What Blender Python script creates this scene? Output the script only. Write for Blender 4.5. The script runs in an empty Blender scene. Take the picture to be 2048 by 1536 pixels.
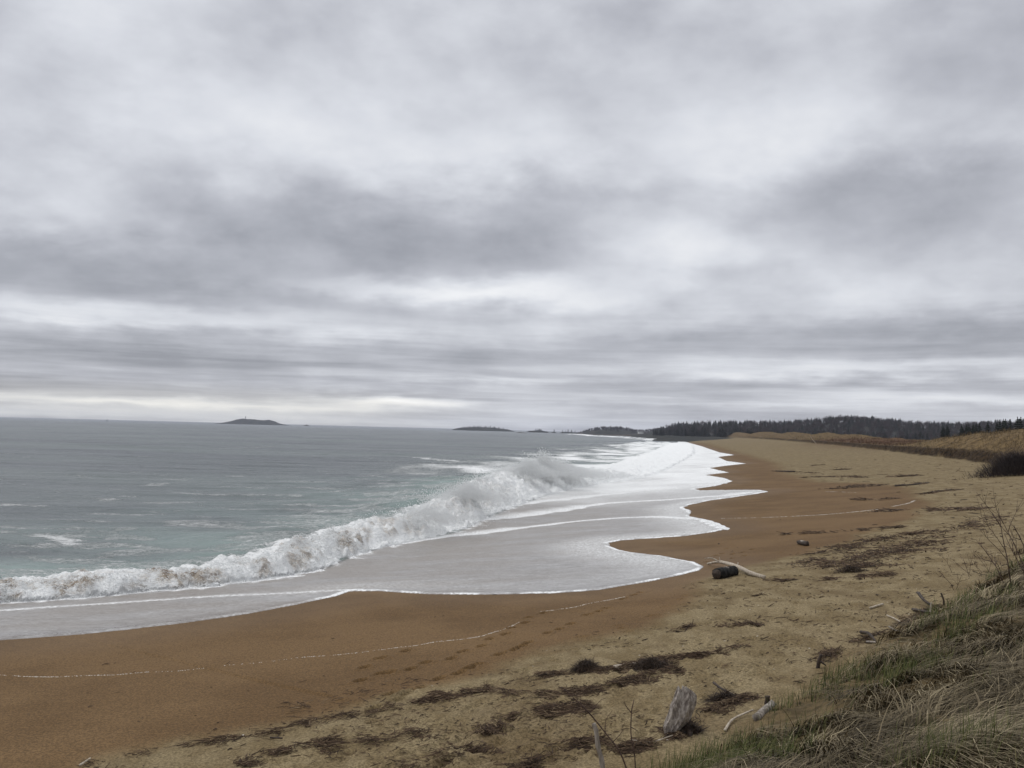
# Beach on an overcast day: sand, surf, dunes, driftwood, far islands
EXPO = 0.0
DA = 0.0016; DR = 0.0045
SAND_WET1 = (.115, .068, .029); SAND_WET2 = (.149, .091, .041)
SAND_DRY1 = (.158, .118, .063); SAND_DRY2 = (.222, .174, .10)
SEA1 = (.050, .061, .068); SEA2 = (.088, .110, .106); SEA_TURB = (.26, .35, .325)
FILM1 = (.175, .162, .152); FILM2 = (.30, .29, .29)
HAZE = 0.00007
import bpy, math, random
import numpy as np
from mathutils import Matrix, Vector
R = math.radians
rng = np.random.default_rng(7)
random.seed(7)
scene = bpy.context.scene
COL = scene.collection

# ------------------------------------------------------------------ camera
F = 1850.0; HC = 5.6
PITCH = math.atan(92/F); ROLL = R(1.47)
camd = bpy.data.cameras.new('camera'); cam = bpy.data.objects.new('camera', camd)
COL.objects.link(cam); scene.camera = cam
camd.sensor_width = 36; camd.lens = 36*F/2048
camd.clip_start = 0.1; camd.clip_end = 80000
M = (Matrix.Rotation(R(90)+PITCH, 4, 'X') @ Matrix.Rotation(ROLL, 4, 'Z'))
cam.matrix_world = Matrix.Translation((0, 0, HC)) @ M
M3 = np.array(M.to_3x3())

def ray(x, y):
    v = M3 @ np.array([(x-1024)/F, -(y-768)/F, -1.0])
    return v/np.linalg.norm(v[:2])            # unit horizontal length
def P(x, y, z=0.0):                            # ground point on level z seen in direction x, y
    d = ray(x, y); k = (z-HC)/d[2]
    return np.array([d[0]*k, d[1]*k])
def PD(x, dist):                               # point at horizontal distance in direction x (level)
    d = ray(x, 868); return np.array([d[0]*dist, d[1]*dist])

# ------------------------------------------------------------------ noise
def _h(ix, iy, s):
    n = (ix.astype(np.int64)*374761393 + iy.astype(np.int64)*668265263 + s*974634777) & 0x7fffffff
    n = ((n ^ (n >> 13))*1274126177) & 0x7fffffff
    return (n ^ (n >> 16)) & 0xffff
def perlin(x, y, s=0):
    ix = np.floor(x); iy = np.floor(y); fx = (x-ix).astype(np.float32); fy = (y-iy).astype(np.float32)
    u = fx*fx*fx*(fx*(fx*6-15)+10); v = fy*fy*fy*(fy*(fy*6-15)+10)
    def g(ax, ay, dx, dy):
        a = _h(ax, ay, s).astype(np.float32)*np.float32(2*math.pi/65536)
        return np.cos(a)*dx+np.sin(a)*dy
    a = g(ix, iy, fx, fy); b = g(ix+1, iy, fx-1, fy)
    c = g(ix, iy+1, fx, fy-1); d = g(ix+1, iy+1, fx-1, fy-1)
    return (a+u*(b-a))*(1-v)+(c+u*(d-c))*v
def fbm(x, y, o=4, s=0, g=0.5):
    r = 0; a = 1.0; t = 0
    for k in range(o):
        r = r+a*perlin(x*2**k+17.3*k, y*2**k-9.1*k, s+k); t += a; a *= g
    return r/t*1.6
def billow(x, y, o=4, s=0, g=0.5):
    r = 0; a = 1.0; t = 0
    for k in range(o):
        r = r+a*np.abs(perlin(x*2**k+7.3*k, y*2**k-3.1*k, s+k))*2; t += a; a *= g
    return r/t
def ss(a, b, x):
    t = np.clip((x-a)/(b-a), 0, 1); return t*t*(3-2*t)

# ------------------------------------------------------------------ polylines
def catmull(pts, n):
    pts = np.array(pts, float); out = []
    q = np.vstack([2*pts[0]-pts[1], pts, 2*pts[-1]-pts[-2]])
    for i in range(1, len(q)-2):
        for k in range(n):
            t = k/n
            out.append(0.5*((2*q[i])+(-q[i-1]+q[i+1])*t+(2*q[i-1]-5*q[i]+4*q[i+1]-q[i+2])*t*t+(-q[i-1]+3*q[i]-3*q[i+1]+q[i+2])*t**3))
    out.append(pts[-1]); return np.array(out)
def linedist(X, Y, L):
    """distance, side (+ = right of travel), interpolated extra columns of L"""
    shp = X.shape; x = X.ravel().astype(np.float32); y = Y.ravel().astype(np.float32)
    best = np.full(x.shape, 1e18, np.float32); sg = np.zeros_like(x); ex = np.zeros((x.size, L.shape[1]-2), np.float32)
    for i in range(len(L)-1):
        ax, ay = L[i, :2]; bx, by = L[i+1, :2]; dx, dy = bx-ax, by-ay; l2 = dx*dx+dy*dy; l1 = math.sqrt(l2)
        rx = x-np.float32(ax); ry = y-np.float32(ay)
        t = np.clip((rx*np.float32(dx)+ry*np.float32(dy))/np.float32(l2), 0, 1)
        ex_, ey_ = rx-t*np.float32(dx), ry-t*np.float32(dy); d = ex_*ex_+ey_*ey_
        tol = d*np.float32(2e-5)+np.float32(1e-7)
        m = d < best+tol
        if not m.any(): continue
        s = (rx[m]*np.float32(dy)-ry[m]*np.float32(dx))/np.float32(l1)
        dm, bm = d[m], best[m]; better = dm < bm-tol[m]
        take = better | (np.abs(s) > np.abs(sg[m]))
        idx = np.nonzero(m)[0]; sg[idx[take]] = s[take]
        nb = idx[dm < bm]; best[nb] = d[nb]
        if ex.shape[1]: ex[nb] = L[i, 2:]+t[nb, None]*(L[i+1, 2:]-L[i, 2:])
    return np.sqrt(best).reshape(shp), np.sign(sg).reshape(shp), [ex[:, k].reshape(shp) for k in range(ex.shape[1])]

# shoreline (z 0.8) and dune toe, both travelling away from the camera; land is to the right
BASE = catmull([(-150, -60), (-90, -25), (-60, -8), (-38, 4.5), (-24, 12.3), (-16.5, 16.4)]+[tuple(P(x, y, .8)) for x, y in
    [(0, 1268), (350, 1240), (700, 1192), (1000, 1150), (1200, 1110), (1320, 1064), (1395, 1010), (1440, 960), (1450, 925), (1430, 895), (1392, 880)]]
    + [(205, 1080), (228, 1300), (222, 1600), (150, 1900)], 3)
_toe = [(-90, -60, 2.4, 0.0), (-30, -16, 2.2, 0.0), (-14, -4.5, 2.2, 0.0), (-7, 1.2, 2.15, 0), (-3, 4.8, 2.1, 0)]
for x, y, z, k in [(1150, 1625, 2.1, 0), (1385, 1522, 2.15, 0), (1590, 1385, 2.25, 0), (1712, 1296, 2.35, 0), (1880, 1213, 2.5, 0), (2040, 1105, 2.7, 0),
                   (2130, 1010, 2.9, .1), (2060, 948, 3.1, .4), (1960, 925, 3.2, 1), (1830, 908, 3.3, 1), (1700, 893, 3.4, 1), (1600, 884, 3.6, 1), (1530, 878.5, 3.8, 1)]:
    p = P(x, y, z); _toe.append((p[0], p[1], z, k))
_toe += [(212, 860, 3.8, .6), (232, 1000, 3.8, .2), (290, 1400, 3.8, 0), (280, 1900, 3.5, 0)]
TOE = catmull(_toe, 3)
HILLS = []   # x, y, amp, radius along shore, radius across
def hill(px, dist, amp, ra, rb):
    p = PD(px, dist); HILLS.append((p[0], p[1], amp, ra, rb))
hill(2050, 150, 1.5, 30, 13); hill(2150, 120, 1.8, 26, 16); hill(1960, 165, 1.0, 26, 9); hill(1890, 190, .8, 20, 8)
hill(1655, 520, 3.0, 45, 12); hill(1590, 640, 3.7, 55, 14); hill(1530, 800, 4.0, 70, 18); hill(1462, 950, 4.3, 80, 20); hill(1705, 430, 2.3, 40, 12); hill(1770, 330, 1.0, 30, 10)

FOOT = []
_f5 = [(65,765),(88,685),(178,632),(328,590),(185,722),(232,718),(355,697),(445,658),(595,635),(660,595),(770,562),(818,522),(912,493),(947,457),(1022,428),(1135,367),(1050,395),
 (1600,285),(1660,263),(1700,248),(1390,378),(1455,358),(1500,340),(1290,435),(1226,465),(1157,487),(1040,545),(1005,565),(960,585),(876,610),(742,672),(695,693),(632,723),(523,755),(405,815),(335,850),(240,848),(275,885),(140,932)]
FPX = [(700+a*.342, 1100+b*.342) for a, b in _f5]+[(1200+a*.414, 780+b*.414) for a, b in
 [(590,790),(612,765),(640,792),(690,785),(735,770),(640,812),(560,800),(700,800),(520,830)]]

def terrain(X, Y, detail=True):
    db, sb, _ = linedist(X, Y, BASE); sb = db*sb
    dt, st, (zt_, kt) = linedist(X, Y, TOE); dt = dt*st
    r = np.hypot(X, Y)
    # irregular scarp
    wob = fbm(X/9, Y/9, 3, 5)*1.6*kt + fbm(X/2.3, Y/2.3, 2, 9)*.35
    s2 = dt+wob
    fr = np.clip(sb/np.maximum(sb-np.minimum(dt, 0), 1e-3), 0, 1)
    zb = .8+(zt_-.8)*(fr*.75+.25*fr*fr)
    zb = np.where(dt > 0, zt_, zb)
    sea = .8+.095*np.minimum(sb, 0); sea = np.maximum(sea, -3.2)
    z = np.where(sb < 0, sea, zb)
    # inland
    u = np.maximum(s2, 0)
    bank = np.interp(u, [0, .6, 1.5, 3, 5, 8, 14, 60], [0, .28, .68, 1.15, 1.5, 1.85, 2.0, 2.2])
    bank = bank*np.clip(1+fbm(X/2.6, Y/2.6, 3, 31)*.30, .5, 1.5)
    scarp = 1.0*ss(0, .9, u)+.012*np.minimum(u, 40)
    z = z+np.where(s2 > 0, bank*(1-kt)+scarp*kt, 0)
    # dunes
    dr = np.array([.27, .96])
    for hx, hy, am, ra, rb in HILLS:
        a = (X-hx)*dr[0]+(Y-hy)*dr[1]; b = (X-hx)*dr[1]-(Y-hy)*dr[0]
        z = z+am*np.exp(-(a/ra)**2-(b/rb)**2)*ss(0, 5, s2)
    inl = ss(2, 12, s2)*ss(60, 110, r)
    z = z+inl*(fbm(X/16, Y/16, 4, 12)*1.1+fbm(X/5, Y/5, 4, 13)*.7)
    z = z+ss(60, 260, dt)*ss(300, 900, r)*12*0
    if detail:
        dry = drymask(X, Y, sb, dt, r)
        near = ss(90, 30, r)
        z = z+near*dry*(fbm(X/.55, Y/.55, 3, 21)*.045+np.minimum(fbm(X/.28, Y/.28, 2, 22), 0)*.045)*ss(2.0, -9, dt)*1.0
        z = z+dry*fbm(X/6, Y/6, 2, 23)*.06
        z = z+near*(dt > 0)*fbm(X/.5, Y/.5, 3, 24)*.09
        z = z+fbm(X/3.5, Y/3.5, 2, 26)*.012*(sb > -3)
    return z, sb, dt, kt

_dry_px = [(60,1590),(180,1536),(450,1482),(700,1440),(850,1408),(1000,1372),(1110,1345),(1200,1322),(1290,1292),(1370,1247),(1398,1210),(1388,1192),(1400,1172),(1470,1140),(1552,1119),(1635,1107),
 (1740,1085),(1821,1061),(1860,1030),(1829,1003),(1800,983),(1720,970),(1635,962),(1564,937),(1548,921),(1490,905),(1440,892),(1410,884)]
_zest = lambda y: 1.55
DRY = np.array([(-40, -4)]+[tuple(P(x, y, 1.5 if y > 1300 else 1.6)) for x, y in _dry_px]+[(290, 1900)])
def drymask(X, Y, sb, dt, r):
    d, s, _ = linedist(X, Y, DRY); d = d*s
    d = d+fbm(X/1.6, Y/1.6, 3, 40)*.5+fbm(X/7, Y/7, 2, 41)*.9
    w = .25+r*.01
    return ss(-w, w, d)

def hit(x, y, detail=False):                     # where the view direction of a feature meets the ground
    d = ray(x, y)
    ks = np.geomspace(3.5, 2500, 900)
    X = d[0]*ks; Y = d[1]*ks; z, *_ = terrain(X, Y, detail)
    below = np.nonzero(HC+d[2]*ks < z)[0]
    if len(below) == 0: i = len(ks)-1
    else: i = max(below[0], 1)
    a, b = ks[i-1], ks[i]
    fa = HC+d[2]*a-z[i-1]; fb = HC+d[2]*b-z[i]
    t = fa/(fa-fb) if fa != fb else 0.5
    k = a+(b-a)*min(max(t, 0), 1)
    return np.array([d[0]*k, d[1]*k])
def hitw(x, y):
    a = hit(x, y); b = P(x, y, .12)
    return a if math.hypot(*a) < math.hypot(*b) else b
def gz(x, y):
    z, *_ = terrain(np.array([x]), np.array([y])); return float(z[0])

# swash edge, traced where the last wave stopped on the sand
_edge = [(-150,1298),(0,1281),(170,1268),(340,1249),(500,1227),(600,1208),(680,1190),(702,1182),(760,1182),(850,1188),(980,1189),(1100,1187),(1200,1180),(1300,1163),(1360,1150),(1400,1140),(1407,1133),(1390,1124),
 (1320,1111),(1270,1105),(1240,1100),(1222,1093),(1216,1086),(1240,1081),(1300,1077),(1370,1072),(1415,1066),(1447,1060),(1420,1046),(1388,1036),(1377,1032),(1382,1025),(1378,1020),(1366,1015),(1378,1010),
 (1420,1001),(1470,994),(1510,988),(1538,983),(1520,980),(1470,980),(1400,981),(1388,978),(1432,972),(1465,962),(1448,956),(1410,950),(1457,945),(1419,936),(1492,927),(1453,922),(1436,914),(1469,910),(1440,905),(1405,893),(1380,886),(1350,877)]
EDGE = np.array([(-170, -60)]+[tuple(hit(x, y)) for x, y in _edge]+[(225, 1300), (218, 1600), (140, 1900)])
INNER = catmull([tuple(hitw(x, y)) for x, y in [(-150,1238),(0,1224),(200,1211),(400,1197),(600,1187),(702,1182)]], 3)
def SL(pts, z=.4, n=3): return catmull([tuple(hitw(x, y)) for x, y in pts], n)
BAND2 = SL([(700,1100),(785,1084),(860,1074),(942,1065),(1045,1053),(1181,1042),(1283,1036),(1366,1038),(1415,1044),(1447,1058)], .6)
BAND3 = SL([(960,1036),(1040,1030),(1130,1018),(1215,1008),(1324,1002),(1448,993),(1500,986)], .6)
BAND4 = SL([(1000,1010),(1113,998),(1240,985),(1340,978),(1440,968)], .5)
BAND5 = SL([(1180,972),(1298,962),(1400,952),(1450,946)], .5)

# breaker crest: px x, y on crest, crest height z, front width, sandy amount
_crest = [(-120,1142,1.0,3.0,.9),(0,1128,1.0,3.2,1),(100,1124,1.05,3.2,1),(239,1113,1.1,3.0,1),(410,1105,1.1,3.0,.9),(547,1080,1.2,3.2,.7),(650,1044,1.35,4.0,.8),(740,1022,1.45,5,.6),(840,1000,1.6,6.5,.4),(930,968,1.9,9,.3),
 (1010,931,2.4,11,.1),(1085,918,2.7,11,.0),(1130,924,2.2,12,.0),(1190,930,1.3,14,.0),(1260,916,1.0,14,0),(1320,897,1.0,14,0),(1350,884,1.0,14,0)]
TOEL = catmull([tuple(P(x, y, .15)) for x, y in [(-140,1220),(0,1207),(113,1187),(239,1173),(359,1159),(444,1147),(581,1125),(697,1103),(785,1084),(839,1072),(925,1055),(983,1030),(1020,1004),(1079,990),(1181,968),(1298,950),(1360,925)]], 3)
_cp = [(*P(x, y, z), z, w, s) for x, y, z, w, s in _crest]
_wd = linedist(np.array([c[0] for c in _cp]), np.array([c[1] for c in _cp]), TOEL)[0]
CREST = catmull([(c[0], c[1], c[2], float(np.clip(d_, 1.5, 14)), c[4]) for c, d_ in zip(_cp, _wd)], 3)
print('widths', np.round(_wd, 1))
C2 = catmull([(*P(x, y, .7), h) for x, y, h in [(1125,867,.9),(1165,869,1.6),(1200,872,1.3),(1250,874,1.5),(1300,878,1.5),(1335,880,1.2)]], 3)
C3 = catmull([(*P(x, y, .8), h) for x, y, h in [(1225,892,.1),(1258,888,1.0),(1290,885,1.3),(1330,885,1.0)]], 3)

# ------------------------------------------------------------------ helpers for objects
def mesh_np(name, V, faces, mat=None, attrs=None, smooth=True, parent=None):
    """V (n,3); faces (m,k) constant-size index array"""
    me = bpy.data.meshes.new(name)
    V = np.ascontiguousarray(V, np.float32); faces = np.ascontiguousarray(faces, np.int32)
    k = faces.shape[1]
    me.vertices.add(len(V)); me.vertices.foreach_set('co', V.ravel())
    me.loops.add(faces.size); me.loops.foreach_set('vertex_index', faces.ravel())
    me.polygons.add(len(faces)); me.polygons.foreach_set('loop_start', np.arange(0, faces.size, k, dtype=np.int32))
    me.update(calc_edges=True)
    me.polygons.foreach_set('use_smooth', np.full(len(faces), smooth))
    for an, av in (attrs or {}).items():
        a = me.attributes.new(an, 'FLOAT', 'POINT'); a.data.foreach_set('value', np.ascontiguousarray(av, np.float32).ravel())
    if mat: me.materials.append(mat)
    o = bpy.data.objects.new(name, me); COL.objects.link(o)
    if parent: o.parent = parent
    return o
def tag(o, label=None, cat=None, group=None, kind=None):
    if label: o['label'] = label
    if cat: o['category'] = cat
    if group: o['group'] = group
    if kind: o['kind'] = kind
    return o
def empty(name, loc, rz=0):
    o = bpy.data.objects.new(name, None); COL.objects.link(o); o.location = loc; o.rotation_euler = (0, 0, rz); o.empty_display_size = .1
    return o

class NT:
    def __init__(s, tree): s.t = tree; tree.nodes.clear()
    def n(s, typ, ins=None, **kw):
        nd = s.t.nodes.new(typ)
        for k, v in kw.items(): setattr(nd, k, v)
        for k, v in (ins or {}).items():
            sock = nd.inputs[k]
            if isinstance(v, bpy.types.NodeSocket): s.t.links.new(v, sock)
            elif isinstance(v, (tuple, list)) and len(v) == 3 and sock.type == 'RGBA': sock.default_value = (*v, 1)
            else: sock.default_value = v
        return nd
    def math(s, op, a, b=None, c=None, clamp=False):
        ins = {0: a}
        if b is not None: ins[1] = b
        if c is not None: ins[2] = c
        return s.n('ShaderNodeMath', ins, operation=op, use_clamp=clamp).outputs[0]
    def vm(s, op, a, b=None):
        ins = {0: a}
        if b is not None: ins[1] = b
        nd = s.n('ShaderNodeVectorMath', ins, operation=op)
        return nd.outputs['Value'] if op in ('DOT_PRODUCT', 'LENGTH') else nd.outputs[0]
    def mix(s, f, a, b):
        nd = s.n('ShaderNodeMix', data_type='RGBA')
        for i, v in ((0, f), (6, a), (7, b)):
            if isinstance(v, bpy.types.NodeSocket): s.t.links.new(v, nd.inputs[i])
            elif i == 0: nd.inputs[0].default_value = v
            else: nd.inputs[i].default_value = (*v, 1)
        return nd.outputs[2]
    def mr(s, v, a, b, c=0.0, d=1.0, smooth=True):
        return s.n('ShaderNodeMapRange', {0: v, 1: a, 2: b, 3: c, 4: d}, interpolation_type='SMOOTHSTEP' if smooth else 'LINEAR').outputs[0]
    def noise(s, vec, scale, detail=4, rough=.5, dist=0.0, typ='FBM'):
        return s.n('ShaderNodeTexNoise', {'Vector': vec, 'Scale': scale, 'Detail': detail, 'Roughness': rough, 'Distortion': dist}, noise_type=typ).outputs[0]
    def scale(s, vec, v): return s.vm('MULTIPLY', vec, v)
    def attr(s, name): return s.n('ShaderNodeAttribute', attribute_name=name).outputs['Fac']
def material(name):
    m = bpy.data.materials.new(name); m.use_nodes = True; return m, NT(m.node_tree)
def finish(nt, bsdf): 
    o = nt.n('ShaderNodeOutputMaterial'); nt.t.links.new(bsdf.outputs[0], o.inputs[0])
def simple(name, c1, c2, scale=8, rough=.8, bump=.3, stretch=(1, 1, 1), spec=.3, dist=.01):
    m, t = material(name)
    co = t.n('ShaderNodeTexCoord').outputs['Object']; co = t.scale(co, stretch)
    n1 = t.noise(co, scale, 6, .6)
    col = t.mix(t.mr(n1, .35, .65), c1, c2)
    b = t.n('ShaderNodeBump', {'Height': n1, 'Strength': bump, 'Distance': dist})
    finish(t, t.n('ShaderNodeBsdfPrincipled', {'Base Color': col, 'Roughness': rough, 'Normal': b.outputs[0], 'Specular IOR Level': spec}))
    return m
# ------------------------------------------------------------------ sky
w = bpy.data.worlds.new('World'); scene.world = w; w.use_nodes = True
t = NT(w.node_tree)
SUN_EL, SUN_AZ = R(52), R(-60)
sky = t.n('ShaderNodeTexSky', sky_type='NISHITA', sun_disc=False, sun_elevation=SUN_EL, sun_rotation=SUN_AZ)
d = t.n('ShaderNodeTexCoord').outputs['Generated']
sep = t.n('ShaderNodeSeparateXYZ', {0: d})
dx, dy, dz = sep.outputs
el = t.math('MULTIPLY', t.math('ARCSINE', dz), 180/math.pi)
az = t.math('MULTIPLY', t.math('ARCTAN2', dx, dy), 180/math.pi)
den = t.math('ADD', t.math('MAXIMUM', dz, 0.0), .26)
pl = t.n('ShaderNodeCombineXYZ', {0: t.math('DIVIDE', dx, den), 1: t.math('DIVIDE', dy, den), 2: 0.0}).outputs[0]
nA = t.n('ShaderNodeTexNoise', {'Vector': pl, 'Scale': 1.8, 'Detail': 5.0, 'Roughness': .5})
nB = t.n('ShaderNodeTexNoise', {'Vector': t.vm('ADD', pl, (7.3, 2.1, 4.0)), 'Scale': 4.0, 'Detail': 6.0, 'Roughness': .55, 'Distortion': .1})
nC = t.n('ShaderNodeTexNoise', {'Vector': t.vm('ADD', t.scale(pl, (1, 1.0, 1)), (1.3, 9.1, 2.0)), 'Scale': 2.2, 'Detail': 7.0, 'Roughness': .55, 'Distortion': .2})
# warped direction, degrees
wa = t.math('MULTIPLY_ADD', t.math('SUBTRACT', nA.outputs[0], .5), 10.0, az)
we0 = t.math('MULTIPLY', t.math('SUBTRACT', nB.outputs[0], .5), t.mr(el, 0, 20, .6, 7.0, False))
we = t.math('ADD', we0, el)
q = t.n('ShaderNodeCombineXYZ', {0: wa, 1: we, 2: 0.0}).outputs[0]
def azel(x, y):
    v = M3 @ np.array([(x-1024)/F, -(y-768)/F, -1.0]); v /= np.linalg.norm(v)
    return math.degrees(math.atan2(v[0], v[1])), math.degrees(math.asin(v[2]))
BLOBS = [ # px x, y, half width px, half height px, amount
 (250,120,500,150,.05),(1100,60,800,100,-.05),(1900,80,300,110,-.05),
 (620,250,300,90,.07),(1540,270,230,95,.19),(1950,250,200,60,.0),
 (900,320,330,50,.13),(120,420,150,50,.10),
 (820,480,340,85,-.22),(1080,420,170,60,-.10),(150,520,330,50,-.22),
 (1750,400,300,60,-.13),(1960,330,160,40,-.10),(1330,500,150,60,.20),(1500,480,160,40,.12),
 (900,588,260,26,.38),(1010,570,120,30,.16),(1880,560,240,60,.10),(500,640,300,18,.12),(120,622,170,16,.22),(450,590,250,20,-.12),
 (1450,620,350,24,.02),(1880,670,320,40,-.22),(1300,690,260,22,-.10),(350,720,500,48,-.22),(850,700,300,20,-.06),
 (1780,735,330,14,.20),(1400,742,200,10,.10),(950,757,300,8,.12),(1900,770,250,10,-.14),(1350,772,250,8,-.08),
 (350,806,320,8,.45),(800,806,130,9,.5),(1150,800,200,6,.10),(1900,800,200,7,.14),(1500,806,150,5,.12),(600,785,500,8,-.10),
 (500,833,800,8,.16),(1500,826,600,7,.02)]
B = t.mr(el, 0, 24, .565, .62, False)
B = t.math('ADD', B, t.mr(el, 24, 65, 0, .5))
for x, y, sx, sy, a in BLOBS:
    ca, ce = azel(x, y); kx = 1/math.degrees(sx/F); ky = 1/math.degrees(sy/F)
    v = t.vm('MULTIPLY', t.vm('SUBTRACT', q, (ca, ce, 0)), (kx, ky, 0))
    g = t.math('POWER', 2.0, t.math('MULTIPLY', t.vm('DOT_PRODUCT', v, v), -1.2))
    B = t.math('MULTIPLY_ADD', g, a, B)
low = t.mr(el, .3, 9, .30, 1.0, False)
B = t.math('ADD', B, t.math('MULTIPLY', t.math('MULTIPLY', t.math('SUBTRACT', nC.outputs[0], .5), .36), low))
B = t.math('ADD', B, t.math('MULTIPLY', t.math('SUBTRACT', nB.outputs[0], .5), .26))
nD = t.noise(t.vm('MULTIPLY', d, (1.0, 1.0, 1.7)), 6.5, 8, .52, 0.0)
nE = t.noise(t.vm('ADD', t.vm('MULTIPLY', d, (1.0, 1.0, 1.7)), (3.1, .7, 1.9)), 19.0, 7, .55, 0.0)
B = t.math('ADD', B, t.math('MULTIPLY', t.math('MULTIPLY', t.math('SUBTRACT', nD, .5), .62), t.mr(el, 2, 10, .35, 1, False)))
B = t.math('ADD', B, t.math('MULTIPLY', t.math('SUBTRACT', nE, .5), .10))
# streaky layers low down
st = t.n('ShaderNodeCombineXYZ', {0: t.math('MULTIPLY', az, .05), 1: t.math('MULTIPLY', el, .95), 2: 0.0}).outputs[0]
nS = t.noise(st, 1.3, 5, .6, .3)
B = t.math('ADD', B, t.math('MULTIPLY', t.math('MULTIPLY', t.math('SUBTRACT', nS, .5), .9), t.mr(el, 1, 10, 1, 0)))
ramp = t.n('ShaderNodeValToRGB', {0: t.math('MULTIPLY', B, .5)})
cr = ramp.color_ramp; cr.interpolation = 'LINEAR'
stops = [(.0, (.232, .240, .270)), (.14, (.325, .336, .377)), (.25, (.50, .513, .563)), (.36, (.72, .74, .79)), (.5, (.95, .96, .98)), (1.0, (1.9, 1.9, 1.95))]
while len(cr.elements) < len(stops): cr.elements.new(.5)
for e, (p_, c_) in zip(cr.elements, stops): e.position = p_; e.color = (*c_, 1)
warm = t.math('MULTIPLY', t.mr(el, 1.2, 2.6, 1, 0), t.mr(az, 2, -12))
col = t.mix(t.math('MULTIPLY', warm, .5), ramp.outputs[0], t.vm('MULTIPLY', ramp.outputs[0], (1.05, 1.0, .86)))
nish = t.vm('MULTIPLY', sky.outputs[0], (.9, .9, .9))
bg1 = t.n('ShaderNodeBackground', {0: col, 1: 1.0})
bg2 = t.n('ShaderNodeBackground', {0: sky.outputs[0], 1: .08})
mx = t.n('ShaderNodeMixShader', {0: .95, 1: bg2.outputs[0], 2: bg1.outputs[0]})
out = t.n('ShaderNodeOutputWorld'); t.t.links.new(mx.outputs[0], out.inputs[0])
w.cycles.sampling_method = 'MANUAL'; w.cycles.sample_map_resolution = 512
sd = bpy.data.lights.new('sun', 'SUN'); so = bpy.data.objects.new('sun', sd); COL.objects.link(so)
sd.energy = 1.0; sd.angle = R(25); sd.color = (1, .97, .93)
sv = Vector((math.sin(SUN_AZ)*math.cos(SUN_EL), math.cos(SUN_AZ)*math.cos(SUN_EL), math.sin(SUN_EL)))
so.rotation_euler = sv.to_track_quat('Z', 'Y').to_euler()
scene.view_settings.view_transform = 'Standard'; scene.view_settings.look = 'None'
scene.view_settings.exposure = EXPO; scene.view_settings.gamma = 1
scene.cycles.max_bounces = 6; scene.cycles.diffuse_bounces = 4; scene.cycles.volume_bounces = 1; scene.cycles.transparent_max_bounces = 8
scene.cycles.caustics_reflective = False; scene.cycles.caustics_refractive = False

# ------------------------------------------------------------------ grid shared by sand and water
def grid(r, a):
    RR, AA = np.meshgrid(r, a, indexing='ij')
    return RR*np.sin(AA), RR*np.cos(AA)
def gfaces(nr, na):
    i = np.arange(nr*na, dtype=np.int32).reshape(nr, na)
    return np.stack([i[:-1, :-1], i[:-1, 1:], i[1:, 1:], i[1:, :-1]], -1).reshape(-1, 4)
a_f = np.arange(R(-35), R(35), DA)
a_l = np.linspace(R(-85), R(-35), 90)[:-1]; a_r = np.linspace(R(35), R(90), 100)
az_all = np.concatenate([a_l, a_f, a_r])
r_near = np.geomspace(1.6, 9, 160)[:-1] if False else np.geomspace(1.2, 9, 260)[:-1]
r_mid = np.geomspace(9, 1900, int(math.log(1900/9)/DR))
rs = np.concatenate([r_near, r_mid])
X, Y = grid(rs, az_all)
print('grid', X.shape)
Z, SB, DT, KT = terrain(X, Y)
# footprints pressed into the damp sand
for i, (fx, fy) in enumerate(FPX):
    c = hit(fx, fy); a = R(38+random.uniform(-12, 12)) ; ux, uy = math.sin(a), math.cos(a)
    r0 = math.hypot(*c); i0, i1 = np.searchsorted(rs, [r0-.8, r0+.8])
    ca = math.atan2(c[0], c[1]); j0, j1 = np.searchsorted(az_all, [ca-.9/r0, ca+.9/r0])
    xs, ys = X[i0:i1, j0:j1]-c[0], Y[i0:i1, j0:j1]-c[1]
    p, q_ = xs*ux+ys*uy, xs*uy-ys*ux
    e = (p/.125)**2+(q_/.06)**2; e2 = (p/.2)**2+(q_/.12)**2
    Z[i0:i1, j0:j1] += -.15*np.exp(-e**1.5)+.02*np.exp(-(e2-1)**2*4)
# trodden, wind-pocked belt of dry sand
pock = 0
for k in range(520):
    px = random.uniform(820, 1900); f_ = random.random()
    yl = np.interp(px, [820, 1200, 1560, 1900], [1536, 1536, 1370, 1200]); yu = yl-np.interp(px, [820, 1200, 1560, 1900], [60, 180, 150, 130])
    if random.random() < .25: px -= 300
    py = yl-(yl-yu)*f_**1.3
    c = P(px, py, 1.9)
    r0 = math.hypot(*c); i0, i1 = np.searchsorted(rs, [r0-.6, r0+.6])
    ca = math.atan2(c[0], c[1]); j0, j1 = np.searchsorted(az_all, [ca-.7/r0, ca+.7/r0])
    xs, ys = X[i0:i1, j0:j1]-c[0], Y[i0:i1, j0:j1]-c[1]
    a = random.uniform(.2, 1.4); p, q_ = xs*math.sin(a)+ys*math.cos(a), xs*math.cos(a)-ys*math.sin(a)
    la, lb = random.uniform(.09, .2), random.uniform(.05, .10)
    e = (p/la)**2+(q_/lb)**2
    Z[i0:i1, j0:j1] += (-random.uniform(.012, .04)*np.exp(-e**1.4)+.012*np.exp(-(e/2.2-1)**2*4))*(DT[i0:i1, j0:j1] < 1)
RAD = np.hypot(X, Y)
dry = drymask(X, Y, SB, DT, RAD)
veg = ss(-.2, 1.2, DT+fbm(X/1.2, Y/1.2, 3, 50)*.9)
redm = np.zeros_like(X)
for px, ds, ra, rb in [(1775, 290, 40, 14), (1715, 350, 45, 15), (1835, 235, 25, 10)]:
    c = PD(px, ds); a = (X-c[0])*.27+(Y-c[1])*.96; b = (X-c[0])*.96-(Y-c[1])*.27
    redm = np.maximum(redm, np.exp(-(a/ra)**2-(b/rb)**2))
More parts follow.
